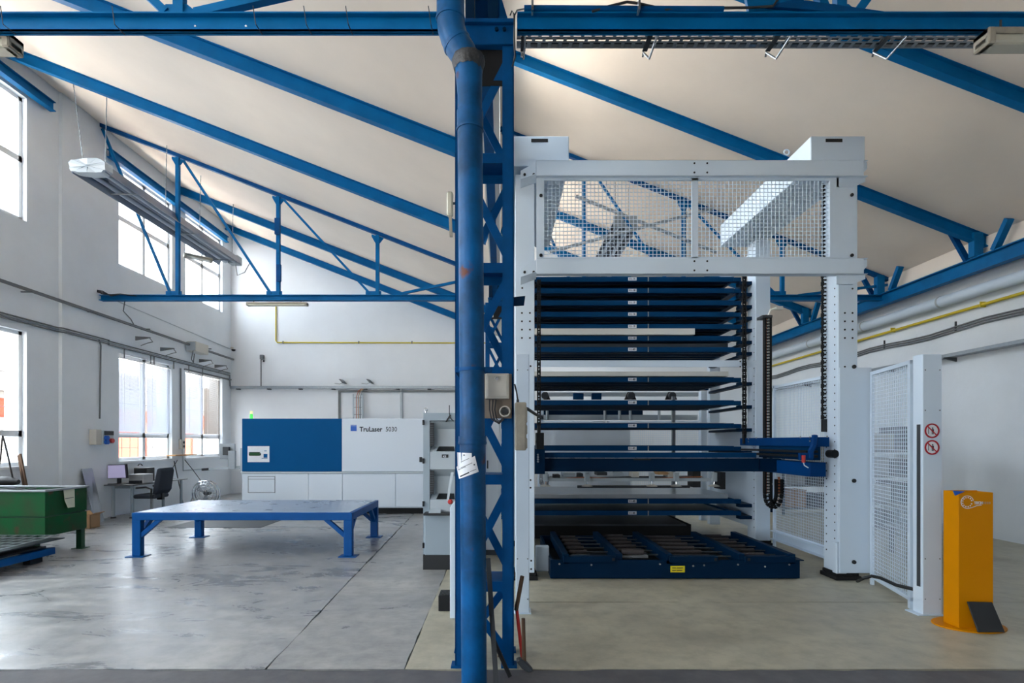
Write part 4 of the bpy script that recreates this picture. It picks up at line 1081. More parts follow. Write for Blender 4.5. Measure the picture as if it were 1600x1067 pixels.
M().tube([P(1340, 908, 6.2), P(1350, 903, 6.0), P(1362, 900, 5.95), P(1376, 903, 5.8), P(1400, 914, 5.6), P(1429, 921, 5.42)], .018, 8).build('power_cable', 'black', None, 'thick black cable clipped along the mesh fence foot', 'cable', smooth=True)

# ================================================================== YELLOW STAND
y0 = 4.87
YS = thing('yellow_stand', 'yellow box column stand on a rounded base plate', 'stand', (4.3, 5.0, 0))
m = M(); x0, x1, y1, zt = PX(1498, y0), PX(1552, y0), y0 + .17, PZ(769.5, y0)
pts = [(4.32 + .30 * math.cos(2 * math.pi * i / 40), 4.97 + .22 * math.sin(2 * math.pi * i / 40)) for i in range(40)]
M().prism(pts, 'z', 0, .014).build('base_plate', 'yellow', YS, bevel=.003)
t_ = .006
m = M().box(x0, x1, y0, y0 + t_, .014, zt).box(x0, x0 + t_, y0 + t_, y1, .014, zt + .006).box(x1 - t_, x1, y0 + t_, y1, .014, zt).box(x0, x1, y1 - t_, y1, .014, zt + .006)
bd = m.build('column_body', 'yellow', YS, bevel=.002)
cc = P(1511.5, 784.5, y0 - .003); r_ = 9.8 * y0 / F
ring = [(cc.x + r_ * math.cos(math.radians(a)), cc.y, cc.z + r_ * math.sin(math.radians(a))) for a in range(15, 286, 9)]
ring += [tuple(P(px, py, y0 - .003)) for px, py in ((1520, 792.5), (1526, 790), (1533.5, 789))]
M().tube(ring, .0028, 6).build('logo_curve', 'paper', bd)
for a in range(20, 341, 29):
    a2 = math.radians(a)
    p = Vector((cc.x + r_ * .74 * math.cos(a2), cc.y, cc.z + r_ * .74 * math.sin(a2)))
    M().cyl(p, p + Vector((0, .002, 0)), .0058, 10).build('logo_dot', 'paper', bd)
text('lettering', 'TECH', .034, 'paper', bd, (PX(1521.8, y0), y0 - .002, PZ(787.6, y0)), bold=.0012, sx=.88)
for k in range(4): M().box(PX(1535 + k * 3.4, y0), PX(1537.4 + k * 3.4, y0), y0 - .0015, y0, PZ(787.4, y0), PZ(784, y0)).build('faded_letter', 'card', bd)
M().prism([(PX(1488, y0), PZ(766.5, y0)), (PX(1506, y0), PZ(767.5, y0)), (PX(1498, y0), PZ(771, y0)), (PX(1491, y0), PZ(774, y0))], 'y', y0 - .012, y0 - .004).build('blue_tape', 'logoblue', bd)
# black foot plate leaning on it
a, b, c, d = P(1510, 940, 4.84), P(1549, 941, 4.84), P(1569, 988, 4.74), P(1527, 988, 4.74)
M().plate(a, b, c, d, -.012).build('pedal_plate', 'black', None, 'black plate with thumb notch leaning against the yellow stand', 'plate', bevel=.003)

# ================================================================== SHELVES BEHIND THE FENCE
def shelf(label, x0, x1, y, depth, levels, h):
    t = thing('storage_shelf', label, 'shelf', ((x0 + x1) / 2, y + depth / 2, 0))
    for x in (x0, x1 - .05):
        for yy in (y, y + depth - .05): M().box(x, x + .05, yy, yy + .05, 0, h).build('upright', 'navyd', t)
    for z in levels: M().box(x0 - .01, x1 + .01, y - .01, y + depth + .01, z - .04, z).build('shelf_board', 'cable', t)
    return t
shelf('grey shelf with boxes behind the sign post fence', 6.15, 7.8, 9.6, .6, (.16, .62, 1.10, 1.55), 2.05)
bxs = [(6.2, .36, .16, .34, 'boxw'), (6.7, .35, .16, .3, 'boxd'), (7.15, .55, .16, .36, 'boxw'), (6.2, .4, .62, .40, 'boxd'), (6.66, .34, .62, .30, 'boxw'), (7.06, .3, .62, .36, 'boxd'), (7.40, .36, .62, .33, 'card'),
       (6.2, .42, 1.10, .38, 'card'), (6.66, .3, 1.10, .34, 'boxw'), (7.0, .36, 1.10, .28, 'boxd'), (7.40, .36, 1.10, .36, 'plastic'), (6.2, .44, 1.55, .40, 'card'), (6.68, .38, 1.55, .3, 'oldplastic'), (7.12, .3, 1.55, .42, 'boxd'), (7.44, .32, 1.55, .36, 'plastic')]
nm = {'boxw': 'white', 'boxd': 'dark blue', 'card': 'brown cardboard', 'plastic': 'beige', 'oldplastic': 'grey-beige'}
lvn = {.16: 'lowest', .62: 'second', 1.10: 'third', 1.55: 'top'}
for i, (x, w_, z, h_, mm) in enumerate(bxs):
    t = thing('storage_box', '%s %s storage box on the %s board of the fenced shelf' % ('wide' if w_ > .38 else 'narrow', nm[mm], lvn[z]), 'box', (x + w_ / 2, 9.9, z), 'boxes on the fenced shelf')
    M().box(x, x + w_, 9.65, 10.12, z, z + h_ - .03).build('box_body', mm, t, bevel=.005)
    M().box(x - .006, x + w_ + .006, 9.644, 10.126, z + h_ - .03, z + h_).build('box_lid', mm, t, bevel=.004)
shelf('low grey shelf with parts bins behind the tower side fence', 6.5, 8.1, 12.4, .6, (.18, .7, 1.22), 1.75)
for i, (x, w_, z, h_, mm, lb) in enumerate(((6.56, .5, .18, .4, 'card', 'brown carton low on parts bin shelf'), (7.15, .6, .18, .3, 'boxd', 'dark bin low on parts bin shelf'), (6.6, .45, .7, .3, 'boxw', 'white bin midway on parts bin shelf'), (7.2, .6, .7, .4, 'boxd', 'dark bin midway on parts bin shelf'), (6.56, .4, 1.22, .42, 'plastic', 'beige carton on top of parts bin shelf'), (7.1, .7, 1.22, .44, 'oldplastic', 'grey carton on top of parts bin shelf'))):
    t = thing('parts_bin', lb, 'box', (x + w_ / 2, 12.7, z))
    M().box(x, x + w_, 12.45, 12.95, z, z + h_ - .03).build('box_body', mm, t, bevel=.005)
    M().box(x - .006, x + w_ + .006, 12.444, 12.956, z + h_ - .03, z + h_).build('box_lid', mm, t, bevel=.004)
# low steel bench between post and stand
t = thing('low_bench', 'low grey steel bench behind the yellow stand', 'bench', (6.35, 7.9, 0))
M().box(5.9, 6.95, 7.6, 8.3, .40, .44).build('bench_top', 'sheet', t)
for x in (5.95, 6.85):
    for y in (7.65, 8.2): M().box(x, x + .05, y, y + .05, 0, .40).build('leg', 'dgrey', t)

# ================================================================== RIGHT WALL SERVICES
def on_right(py, px): return PZ(py, F * XR / (px - CX))
t = thing('white_duct', 'thick white insulated pipe high along the right wall', 'pipe', (XR - .12, 11, 4.35))
zz = on_right(443, 1600) 
M().cyl((XR - .14, 3, 4.40), (XR - .14, 17.5, 4.40), .105, 18).build('pipe_run', 'white', t, smooth=True)
for y in (8.2, 10.4, 12.6, 14.8): M().lathe([(.107, -.02), (.113, -.02), (.113, .02), (.107, .02)], (XR - .14, 0, 4.40), 18, 'y').build('pipe_clip', 'lgrey', t).location.y = y
t = thing('gas_pipe', 'yellow gas pipe along the right wall', 'pipe', (XR - .05, 11, 4.1))
M().cyl((XR - .06, 3, 4.18), (XR - .06, 17.5, 4.10), .028, 10).build('pipe_run', 'gas', t, smooth=True)
for y in (7.4, 9.6, 11.8, 14.0): M().box(XR - .1, XR, y - .008, y + .008, 4.10, 4.20).build('pipe_clip', 'gas', t)
t = thing('cable_run', 'bundle of grey cables clipped along the right wall', 'cable', (XR - .03, 11, 3.8))
for k in range(3):
    M().tube([(XR - .02, 3 + i * .6, 3.86 + .045 * k + .03 * math.sin(i * 1.3) - .006 * i) for i in range(25)], .016, 6).build('cable', 'cable', t)
for y in (8.6, 10.2, 12.1): M().box(XR - .03, XR - .001, y, y + .02, 3.78, 3.98).build('cable_clip', 'dgrey', t)
t = thing('wall_cable_tray', 'galvanised cable tray on brackets along the right wall', 'cable tray', (XR - .1, 11, 3.0))
m = M().box(XR - .22, XR - .02, 3, 17.5, 3.30, 3.305).box(XR - .222, XR - .218, 3, 17.5, 3.30, 3.36).box(XR - .022, XR - .018, 3, 17.5, 3.30, 3.36)
m.build('tray_channel', 'galv', t)
for y in (7.0, 8.6, 10.2, 11.8, 13.4, 15.0): M().prism([(XR, 3.22), (XR, 3.298), (XR - .24, 3.298), (XR - .24, 3.28)], 'y', y, y + .03).build('tray_bracket', 'dgrey', t)

# ================================================================== BACK WALL SERVICES
YW = YB - .001
t = thing('back_wall_tray', 'grey cable tray on brackets across the back wall', 'cable tray', (PX(540, YB), YB - .05, PZ(608, YB)))
M().box(XL + .03, .3, YB - .12, YW, PZ(607.5, YB), PZ(603.5, YB)).build('tray_channel', 'galv', t)
for px in (374, 422, 471, 522, 572, 622, 671): M().box(PX(px, YB) - .05, PX(px, YB) + .05, YB - .14, YW, PZ(609, YB), PZ(607.5, YB)).build('tray_bracket', 'dgrey', t)
t = thing('wall_conduit', 'dark grey conduit dropping to the laser machine on the back wall', 'conduit', (PX(600, YB), YB - .03, PZ(653, YB)))
M().box(PX(530, YB), .3, YB - .06, YW, PZ(613, YB), PZ(610, YB)).build('conduit_run', 'cable', t)
M().box(PX(529, YB), PX(532, YB), YB - .05, YW, PZ(656, YB), PZ(610, YB)).build('conduit_drop', 'cable', t)
M().box(PX(625.5, YB), PX(629, YB), YB - .05, YW, PZ(656, YB), PZ(607, YB)).build('conduit_drop', 'lgrey', t)
t = thing('cable_ladder', 'short cable ladder with orange cables above the laser machine', 'cable ladder', (PX(561, YB), YB - .08, PZ(656, YB)))
for px in (554, 568): M().box(PX(px - 1, YB), PX(px + 1, YB), YB - .16, YB - .13, PZ(656, YB), PZ(616, YB)).build('ladder_rail', 'galv', t)
for py in (622, 637, 648): M().box(PX(554, YB), PX(568, YB), YB - .15, YB - .14, PZ(py + .5, YB), PZ(py - .5, YB)).build('rung', 'galv', t)
for k, px in enumerate((557, 560, 563)):
    M().tube([P(px, 656, YB - .15), P(px, 620, YB - .15), P(px + 3, 611, YB - .13), P(px + 10, 606, YB - .1)], .014, 6).build('ladder_cable', ('copper', 'card', 'cable')[k], t)
t = thing('yellow_wall_pipe', 'thin yellow gas pipe turning across the back wall', 'pipe', (PX(560, YB), YB - .03, PZ(535, YB)))
M().tube([P(431, 478, YB - .03), P(431, 532, YB - .03), P(433, 535, YB - .03), P(790, 536, YB - .03)], .02, 8).build('pipe_run', 'gas', t, smooth=True)
for px in (443, 561, 644): M().box(PX(px - .8, YB), PX(px + .8, YB), YB - .05, YW, PZ(537, YB), PZ(533, YB)).build('pipe_clip', 'cable', t)
t = thing('wall_camera', 'grey security camera with conduit on the back wall', 'camera', (PX(410, YB), YB - .1, PZ(604, YB)))
M().box(PX(408, YB), PX(413.5, YB), YB - .12, YW, PZ(562, YB), PZ(555, YB)).build('camera_body', 'cable', t, bevel=.01)
M().cyl(P(412, 564, YB - .1), P(412, 564, YB - .16), .03, 10).build('camera_lens', 'black', t)
M().box(PX(407.5, YB), PX(408.7, YB), YB - .03, YW, PZ(603, YB), PZ(562, YB)).build('conduit_drop', 'cable', t)
for px, lb in ((539, 'grey angled arm on the back wall beside the cable ladder'), (581, 'grey angled arm on the back wall further along the tray')):
    t = thing('wall_arm', lb, 'lamp', (PX(px, YB), YB - .12, PZ(599, YB)))  # plain angled plate with a cable, no light source
    M().prism([(PX(px - 5, YB), PZ(594, YB)), (PX(px - 2, YB), PZ(594, YB)), (PX(px + 3, YB), PZ(599.5, YB)), (PX(px, YB), PZ(599.5, YB))], 'y', YB - .35, YW).build('arm_plate', 'cable', t)
    M().tube([P(px - 1, 597, YB - .3), P(px - 8, 600, YB - .2), P(px - 16, 599, YB - .03)], .008, 6).build('arm_cable', 'cable', t)
t = thing('dome_camera', 'black dome camera in the corner of window wall and back wall', 'camera', (PX(364.5, YB - .2), YB - .2, PZ(549, YB)))
M().box(PX(361, YB - .2), PX(364, YB - .2), YB - .24, YB - .16, PZ(547, YB), PZ(544, YB)).build('camera_mount', 'plastic', t)
M().lathe([(0, -.06), (.05, -.045), (.065, 0), (0, .01)], P(364.8, 546, YB - .2), 14).build('dome', 'black', t, smooth=True)

# ================================================================== WINDOW WALL SERVICES
X1 = XL + .11
t = thing('upper_conduit', 'grey conduit with cables running high along the window wall', 'conduit', (X1, 12, 4.4))
M().bar((X1, 3, 4.62), (X1, 17.55, 4.38), .05, .05).build('conduit_run', 'cable', t)
for y in (9.9, 11.4, 13.2, 16.0): M().box(XL, XL + .22, y, y + .025, 4.45, 4.475).build('conduit_arm', 'cable', t)
M().tube([P(195, 471, 12.5), (XL + .03, 12.55, 4.75), (XL + .03, 12.8, 4.62), (XL + .04, 12.9, 4.50)], .012, 6).build('loose_cable', 'cable', t)
M().tube([(XL + .03, 11.0, 4.98), (XL + .03, 14, 4.86), (XL + .03, 17.5, 4.72)], .012, 6).build('upper_cable', 'lgrey', t)
t = thing('lower_trunking', 'grey cable trunking with conduit bundle above the low windows', 'conduit', (X1, 12, 3.84))
for k, (dz, mm) in enumerate(((0, 'cable'), (.04, 'galv'), (.08, 'cable'))):
    pts = [(XL + .03 + (.07 if 10.7 < y < 12.05 else 0), y, 3.90 + dz - .006 * (y - 9)) for y in (3, 10.7, 10.75, 12.0, 12.06, 17.5)]
    M().tube(pts, .016, 6).build('conduit_run', mm, t)
M().box(XL, XL + .05, 15.0, 17.55, 3.70, 3.74).build('conduit_run', 'cable', t)
M().tube([P(151, 530, 11.7) + Vector((.05, 0, 0)), (XL + .10, 11.75, 3.80), (XL + .10, 11.72, 2.2)], .016, 8).build('conduit_drop', 'cable', t)
for y in (12.6, 13.55, 13.68, 14.5, 15.2, 15.9): M().cyl((XL + .02, y, 3.88), (XL + .02, y, 3.66), .012, 6).build('conduit_stub', 'cable', t)
M().tube([(XL + .03, 14.8, 3.72), (XL + .03, 14.82, 1.75)], .02, 6).build('conduit_drop', 'cable', t)
M().tube([(XL + .04, 17.45, 3.85), (XL + .04, 17.48, 3.5)], .02, 6).build('conduit_drop', 'cable', t)
t = thing('junction_unit', 'white junction unit on the upper conduit of the window wall', 'junction box', (XL + .15, 15.4, 4.2))
M().box(XL + .01, XL + .28, 15.1, 15.75, 4.24, 4.52).build('unit_body', 'plastic', t, bevel=.01)
M().box(XL + .02, XL + .26, 15.06, 15.1, 4.26, 4.5).build('unit_lid', 'lgrey', t)
M().tube([(XL + .2, 15.1, 4.26), (XL + .22, 14.98, 4.0), (XL + .15, 15.2, 3.93), (XL + .12, 15.3, 4.2)], .012, 6).build('unit_cable', 'cable', t)
for (y, z, lb) in ((13.0, 4.15, 'grey cantilever arm above the nearest blinds'), (13.95, 4.05, 'grey cantilever arm beside the second blind'), (15.75, 4.02, 'grey cantilever arm above the far blinds'), (16.6, 3.98, 'grey cantilever arm next to the wall corner')):
    t = thing('wall_arm', lb, 'lamp', (XL + .2, y, z))  # tapering wall arm and its cable, nothing that gives light
    M().prism([(XL, z + .10), (XL + .36, z + .08), (XL + .36, z + .06), (XL, z)], 'y', y, y + .03).build('arm_plate', 'cable', t)
    M().tube([(XL + .34, y + .02, z + .06), (XL + .36, y + .1, z - .02), (XL + .2, y + .15, z - .04), (XL + .03, y + .16, z - .1)], .01, 6).build('arm_cable', 'cable', t)
t = thing('wall_socket_box', 'grey wall socket box with blue and red outlets', 'socket', (XL + .14, 11.72, PZ(695, 11.7)))
zb_, zt_ = PZ(695, 11.6), PZ(671, 11.6)
M().box(XL + .07, XL + .22, 11.45, 11.62, zb_, zt_).build('box_body', 'plastic', t, bevel=.008)
M().box(XL + .07, XL + .24, 11.62, 11.95, zb_ + .02, zt_ - .02).build('outlet_panel', 'lgrey', t, bevel=.006)
M().box(XL + .08, XL + .255, 11.66, 11.93, zt_ - .12, zt_ - .03).build('breaker_cover', 'black', t)
for (y, z, mm) in ((11.70, zb_ + .15, 'logoblue'), (11.70, zb_ + .06, 'logoblue'), (11.85, zb_ + .09, 'red')):
    M().cyl((XL + .24, y, z), (XL + .30, y, z), .05, 14).build('outlet', mm, t, smooth=True)
t = thing('small_socket', 'small white double socket between the blind windows', 'socket', (XL + .05, 14.82, 1.55))
M().box(XL, XL + .09, 14.75, 14.92, 1.50, 1.76).build('socket_body', 'plastic', t, bevel=.006)
for z in (1.57, 1.68): M().cyl((XL + .09, 14.84, z), (XL + .11, 14.84, z), .035, 12).build('outlet', 'dgrey', t)

# ---- venetian blinds
def blind(ya, yb_, label, m='blind'):
    zt_, zb_ = 3.68, 1.90
    t = thing('venetian_blind', label, 'blind', (XL - .1, (ya + yb_) / 2, zb_), 'venetian blinds')
    M().box(XL - .07, XL - .03, ya, yb_, zt_ - .03, zt_).build('head_rail', 'upvc', t)
    M().box(XL - .065, XL - .035, ya, yb_, zb_, zb_ + .02).build('bottom_rail', 'upvc', t)
    s = M(); n = 58
    for i in range(n):
        z = zb_ + .03 + (zt_ - zb_ - .08) * i / n
        s.quad((XL - .062, ya, z + .026), (XL - .062, yb_, z + .026), (XL - .038, yb_, z - .004), (XL - .038, ya, z - .004))
    s.build('slats', m, t, kind='stuff')
    for y in (ya + .18, yb_ - .18): M().cyl((XL - .03, y, zb_), (XL - .03, y, zt_), .003, 5).build('cord', 'upvc', t)
blind(12.50, 13.42, 'white venetian blind, first of the four, beside the socket box')
blind(13.50, 14.44, 'white venetian blind, second of the four, left of the conduit drop')
blind(15.14, 16.05, 'white venetian blind, third of the four, right of the conduit drop')
blind(16.09, 17.0, 'greyish venetian blind, last before the wall corner', translucent('grey_blind_slat', (178, 174, 170), .025))
# ================================================================== GREEN BIN
gx0, gx1, gy0, gy1 = -8.5, -6.66, 7.85, 8.64
G = thing('green_bin', 'battered green steel scrap bin on legs by the window wall', 'bin', ((gx0 + gx1) / 2, (gy0 + gy1) / 2, 0))
gzt, gzb, gzm = .995, .32, PZ(808, gy0)
t_ = .02
m = M()
for (a, b, c, d) in ((gx0, gx1, gy0, gy0 + t_), (gx0, gx1, gy1 - t_, gy1), (gx0, gx0 + t_, gy0 + t_, gy1 - t_), (gx1 - t_, gx1, gy0 + t_, gy1 - t_)):
    m.box(a, b, c, d, gzm + .012, gzt - .02)
m.build('upper_walls', 'green', G)
m = M()
for (a, b, c, d) in ((gx0, gx1, gy0 + .0, gy0 + t_), (gx0, gx1, gy1 - t_, gy1), (gx0, gx0 + t_, gy0 + t_, gy1 - t_), (gx1 - t_, gx1, gy0 + t_, gy1 - t_)):
    m.box(a, b, c, d, gzb, gzm - .012)
m.build('lower_walls', 'green', G)
M().box(gx0 + .015, gx1 - .015, gy0 + .015, gy1 - .015, gzm - .014, gzm + .014).build('groove', 'greend', G)
M().box(gx0 + .01, gx1 - .01, gy0 + .01, gy1 - .01, gzb - .01, gzb + .01).build('bottom', 'greend', G)
for (a, b, c, d) in ((gx0 - .02, gx1 + .03, gy0 - .03, gy0 + .03), (gx0 - .02, gx1 + .03, gy1 - .03, gy1 + .03), (gx0 - .02, gx0 + .03, gy0, gy1), (gx1 - .03, gx1 + .03, gy0, gy1)):
    M().box(a, b, c, d, gzt - .03, gzt).build('rim', 'grey', G, bevel=.006)
for (x, y) in ((gx1 - .1, gy1 - .09), (gx0 + .02, gy1 - .09), (gx0 + .02, gy0 + .05), (gx1 - .35, gy0 + .15)):
    lg = M().box(x, x + .08, y, y + .08, 0.01, gzb + (.1 if y > 8.4 else 0)).build('leg', 'greend', G)
    M().box(x - .05, x + .13, y - .04, y + .12, 0, .01).build('foot_plate', 'greend', lg)
# paper note hung on it
def onx(px, py, X): d = F * X / (px - CX); return Vector((X, d, PZ(py, d)))
Xn = gx1 + .008
M().add([onx(99, 764, Xn), onx(116.5, 763, Xn), onx(117, 792, Xn), onx(106, 793.5, Xn + .03), onx(101, 782, Xn + .015)], [(0, 1, 2, 3, 4)]).build('paper_note', 'paperc', G, 'cream paper note')
M().bar(onx(102, 779, Xn + .02), onx(115, 777, Xn + .012), .008, .004, (1, 0, 0)).build('note_writing', 'ink', G)
m = M()
for k in range(7):
    x = -7.9 + k * .14; M0 = random.uniform
    m = M().bar((x, 8.0 + M0(0, .2), gzt - .08 + M0(0, .04)), (x + .3, 8.3 + M0(-.1, .2), gzt - .06 + M0(0, .05)), .05, .03)
    m.build('scrap_offcut', 'dsheet', None, 'dark sheet metal offcut lying in the green bin', 'scrap', 'offcuts in the green bin')
M().box(gx0 + .03, gx1 - .03, gy0 + .03, gy1 - .03, gzt - .35, gzt - .12).build('scrap_fill', 'dsheet', None, 'dark layer of scrap sheets filling the green bin', 'scrap')
# ---- black shoulder bag and two laths by the first window
d = 9.2
t = thing('shoulder_bag', 'black shoulder bag hanging under the first low window', 'bag', (PX(12, d), d, PZ(760, d)))
m = M()
M().tube([P(-14, 752, d), P(0, 752, d), P(15, 752, d), P(29, 753, d)], [.06, .085, .085, .04], 12).build('bag_body', 'black', t, smooth=True)
M().tube([P(-6, 748, d), P(1, 715, d), P(3, 690, d), P(4, 681, d)], .012, 6).build('strap', 'black', t)
M().tube([P(20, 748, d), P(13, 715, d), P(7, 690, d), P(4, 681, d)], .013, 6).build('strap', 'black', t)
M().bar((XL, d + .02, PZ(681, d)), P(4, 681, d), .015, .015).build('hook', 'steel', t)
for k, (a, b, lb) in enumerate(((29, 37, 'dark wooden lath leaning at the first low window, longer one'), (31.5, 41, 'brown wooden lath leaning at the first low window, shorter one'))):
    d = 9.75
    p = P(a, 711 - 2 * k, d); q = P(b + 8, 800, d); q.z = 0.0
    q = p + (P(b, 757, d) - p) * ((p.z) / (p.z - P(b, 757, d).z)); q.z = 0
    q.x = max(q.x, XL + .3)
    M().bar(q, p, .03, .03, (0, 1, 0)).build('wood_lath', 'wood', None, lb, 'lath')

# ---- sheet stack on blue pallet
PT = thing('sheet_pallet', 'low blue steel pallet by the green bin', 'pallet', (-7.3, 6.7, 0))
px0, px1, py0, py1 = -8.4, -6.40, 5.3, 7.72
for x in (px1 - .06, px0): M().box(x, x + .06, py0, py1, .09, .185).build('side_beam', 'tblue', PT, bevel=.004)
for y in (py0, (py0 + py1) / 2, py1 - .06): M().box(px0 + .06, px1 - .06, y, y + .06, .1, .18).build('cross_beam', 'tblue', PT)
for x in (px1 - .2, px0 + .1):
    for y in (py0 + .2, py1 - .3): M().box(x, x + .1, y, y + .2, 0, .09).build('skid', 'black', PT)
m = M(); 
M().box(px0 + .1, px1 - .10, py0 + .1, py1 - .04, .187, .21).build('steel_sheet', 'dsheet', None, 'dark steel sheet lying directly on the blue pallet', 'sheet')
M().plate((px0 + .05, py0, .235), (px1 - .16, py0, .235), (px1 + .06, py1 + .09, .295), (px0 + .05, py1 + .09, .295), .012).build('steel_sheet', 'dsheet', None, 'warped dark sheet in the pallet stack under the skeleton', 'sheet')
SK = thing('cut_skeleton', 'bright cut sheet skeleton with many windows on top of the pallet stack', 'sheet', (-7.3, 6.6, .26))
z_ = lambda y: .262 + (y - py0) * .031
sa = M(); yy = py0
for k in range(16):
    y = py0 + k * (py1 + .1 - py0) / 15
    sa.bar((px0 + .05, y, z_(y)), (px1 - .04, y, z_(y)), .035, .006)
for k in range(14):
    x = px0 + .07 + k * (px1 - .12 - px0) / 13
    sa.bar((x, py0, z_(py0)), (x, py1 + .1, z_(py1 + .1)), .035, .006)
sa.build('sheet_web', 'sheet', SK)

# ================================================================== DESK CORNER
DK = thing('office_desk', 'grey office desk against the window wall', 'desk', (-8.45, 12.8, 0))
M().box(-8.77, -8.1, 11.86, 13.9, .725, .75).build('desk_top', 'cable', DK, bevel=.004)
for (x, y) in ((-8.62, 11.95), (-8.2, 11.95), (-8.66, 13.78), (-8.2, 13.78)):
    lg = M().cyl((x, y, .03), (x, y, .725), .035, 12).build('leg', 'cabgrey', DK, smooth=True)
    M().lathe([(0, .03), (.045, .03), (.06, 0), (0, 0)], (x, y, 0), 12).build('leg_foot', 'black', lg)
M().box(-8.62, -8.2, 11.94, 11.96, .66, .725).build('desk_frame', 'cabgrey', DK)
t = thing('desk_monitor', 'black monitor with lit screen on the office desk', 'monitor', (-8.5, 12.25, .75))
th_ = math.radians(8)
d = 12.0
a, b, c, e = P(169, 748, d), P(199.5, 747, d - .05), P(197.5, 725, d - .05), P(168.5, 726, d)
M().plate(a, e, c, b, .03).build('screen_bezel', 'black', t)
mid4 = (a + b + c + e) / 4
sc = [mid4 + (v - mid4) * .9 + Vector((.004, -.036, 0)) for v in (a, e, c, b)]
M().plate(*sc, .003).build('screen', 'screen', t, 'lit lilac screen')
M().box(mid4.x - .03, mid4.x + .03, d + .0, d + .06, .76, mid4.z).build('monitor_neck', 'black', t)
M().box(mid4.x - .14, mid4.x + .14, d - .06, d + .14, .75, .765).build('monitor_foot', 'black', t, bevel=.004)
t = thing('computer_tower', 'small black computer case at the back of the desk', 'computer', (-8.45, 13.2, .75))
M().box(PX(209, 12.75), PX(229, 12.75), 12.75, 13.05, .75, PZ(731, 12.75)).build('case', 'black', t, bevel=.006)
M().tube(arc(P(219, 728, 12.9), .05, 0, 180, 10), .012, 6).build('case_handle', 'dgrey', t)
t = thing('desk_printer', 'white desktop printer on the office desk', 'printer', (-8.35, 12.6, .75))
M().box(PX(201, 12.2), PX(224, 12.2), 12.2, 12.55, .75, PZ(741, 12.2)).build('printer_body', 'boxw', t, bevel=.012)
M().box(PX(206, 12.2), PX(222, 12.2), 12.1, 12.2, .752, PZ(750.5, 12.2)).build('paper_tray', 'black', t)
t = M().box(-8.7, -8.48, 11.88, 11.93, .75, .772).build('keyboard', 'dgrey', None, 'dark keyboard at the near edge of the office desk', 'keyboard', bevel=.003)
M().box(-8.32, -8.12, 12.75, 13.0, .75, .756).build('paper_sheet', 'paper', None, 'white paper lying on the office desk', 'paper')
# swivel chair
cx, cy = PX(240, 12.1), 12.1
CH = thing('office_chair', 'dark swivel office chair with tall back at the desk', 'chair', (cx, cy, 0))
m = M()
def pad(x0, x1, y0, y1, z0, z1): return M().box(x0, x1, y0, y1, z0, z1)
pad(cx - .30, cx + .20, cy - .25, cy + .25, .44, .53).build('seat', 'fabric', CH, bevel=.035, seg=3)
bk = M().prism([(cx + .12, .55), (cx + .20, .52), (cx + .27, .62), (cx + .33, 1.05), (cx + .30, 1.12), (cx + .22, 1.10), (cx + .16, .8)], 'y', cy - .24, cy + .24).build('backrest', 'fabric', CH, bevel=.03, seg=3)
M().box(cx + .10, cx + .22, cy - .04, cy + .04, .40, .62).build('back_bracket', 'black', CH)
for s in (-1, 1):
    ar = M().tube([(cx + .12, cy + s * .27, .46), (cx + .14, cy + s * .29, .66), (cx + .02, cy + s * .29, .70), (cx - .20, cy + s * .29, .68)], .022, 8).build('armrest', 'black', CH, smooth=True)
M().cyl((cx - .04, cy, .10), (cx - .04, cy, .44), .03, 12).build('gas_column', 'steel', CH, smooth=True)
for k in range(5):
    a = math.radians(72 * k + 20); ex, ey = cx - .04 + .3 * math.cos(a), cy + .3 * math.sin(a)
    sp_ = M().bar((cx - .04, cy, .11), (ex, ey, .075), .05, .035).build('base_arm', 'black', CH)
    M().cyl((ex - .012, ey, .03), (ex + .012, ey, .03), .03, 12).build('caster', 'black', sp_)
    M().cyl((ex, ey, .03), (ex, ey, .075), .008, 6).build('caster_stem', 'steel', sp_)
# floor fan
fx, fy, fz = PX(322, 14.4), 14.4, PZ(770, 14.4)
FN = thing('floor_fan', 'round chrome floor fan behind the blue table', 'fan', (fx, fy, 0))
g_ = M()
for k in range(4):
    r_ = .33 * (1 - k * .24)
    g_.tube([(fx + r_ * math.cos(2 * math.pi * i / 28), fy - .08 - (.03 * k if k else 0), fz + r_ * math.sin(2 * math.pi * i / 28)) for i in range(29)], .006 if k else .014, 5)
for k in range(24):
    a = 2 * math.pi * k / 24
    g_.tube([(fx + .05 * math.cos(a), fy - .16, fz + .05 * math.sin(a)), (fx + .24 * math.cos(a), fy - .14, fz + .24 * math.sin(a)), (fx + .33 * math.cos(a), fy - .08, fz + .33 * math.sin(a))], .004, 4)
g_.build('guard', 'chrome', FN)
M().tube([(fx + .33 * math.cos(2 * math.pi * i / 28), fy + .05, fz + .33 * math.sin(2 * math.pi * i / 28)) for i in range(29)], .014, 6).build('rear_ring', 'chrome', FN)
M().cyl((fx, fy - .02, fz), (fx, fy + .16, fz), .07, 14).build('motor', 'dgrey', FN, smooth=True)
for k in range(3):
    a = 2 * math.pi * k / 3 + .4; r0, r1 = .05, .27
    M().plate((fx + r0 * math.cos(a), fy - .03, fz + r0 * math.sin(a)), (fx + r1 * math.cos(a - .3), fy - .05, fz + r1 * math.sin(a - .3)), (fx + r1 * math.cos(a + .35), fy + .0, fz + r1 * math.sin(a + .35)), (fx + r0 * math.cos(a + .8), fy, fz + r0 * math.sin(a + .8)), .006).build('blade', 'lgrey', FN)
for s in (-1, 1): M().tube([(fx + s * .36, fy, fz), (fx + s * .37, fy, .2), (fx + s * .34, fy - .2, .015)], .014, 6).build('stand_leg', 'chrome', FN)
M().bar((fx - .34, fy - .2, .015), (fx + .34, fy - .2, .015), .03, .03).build('stand_bar', 'chrome', FN)
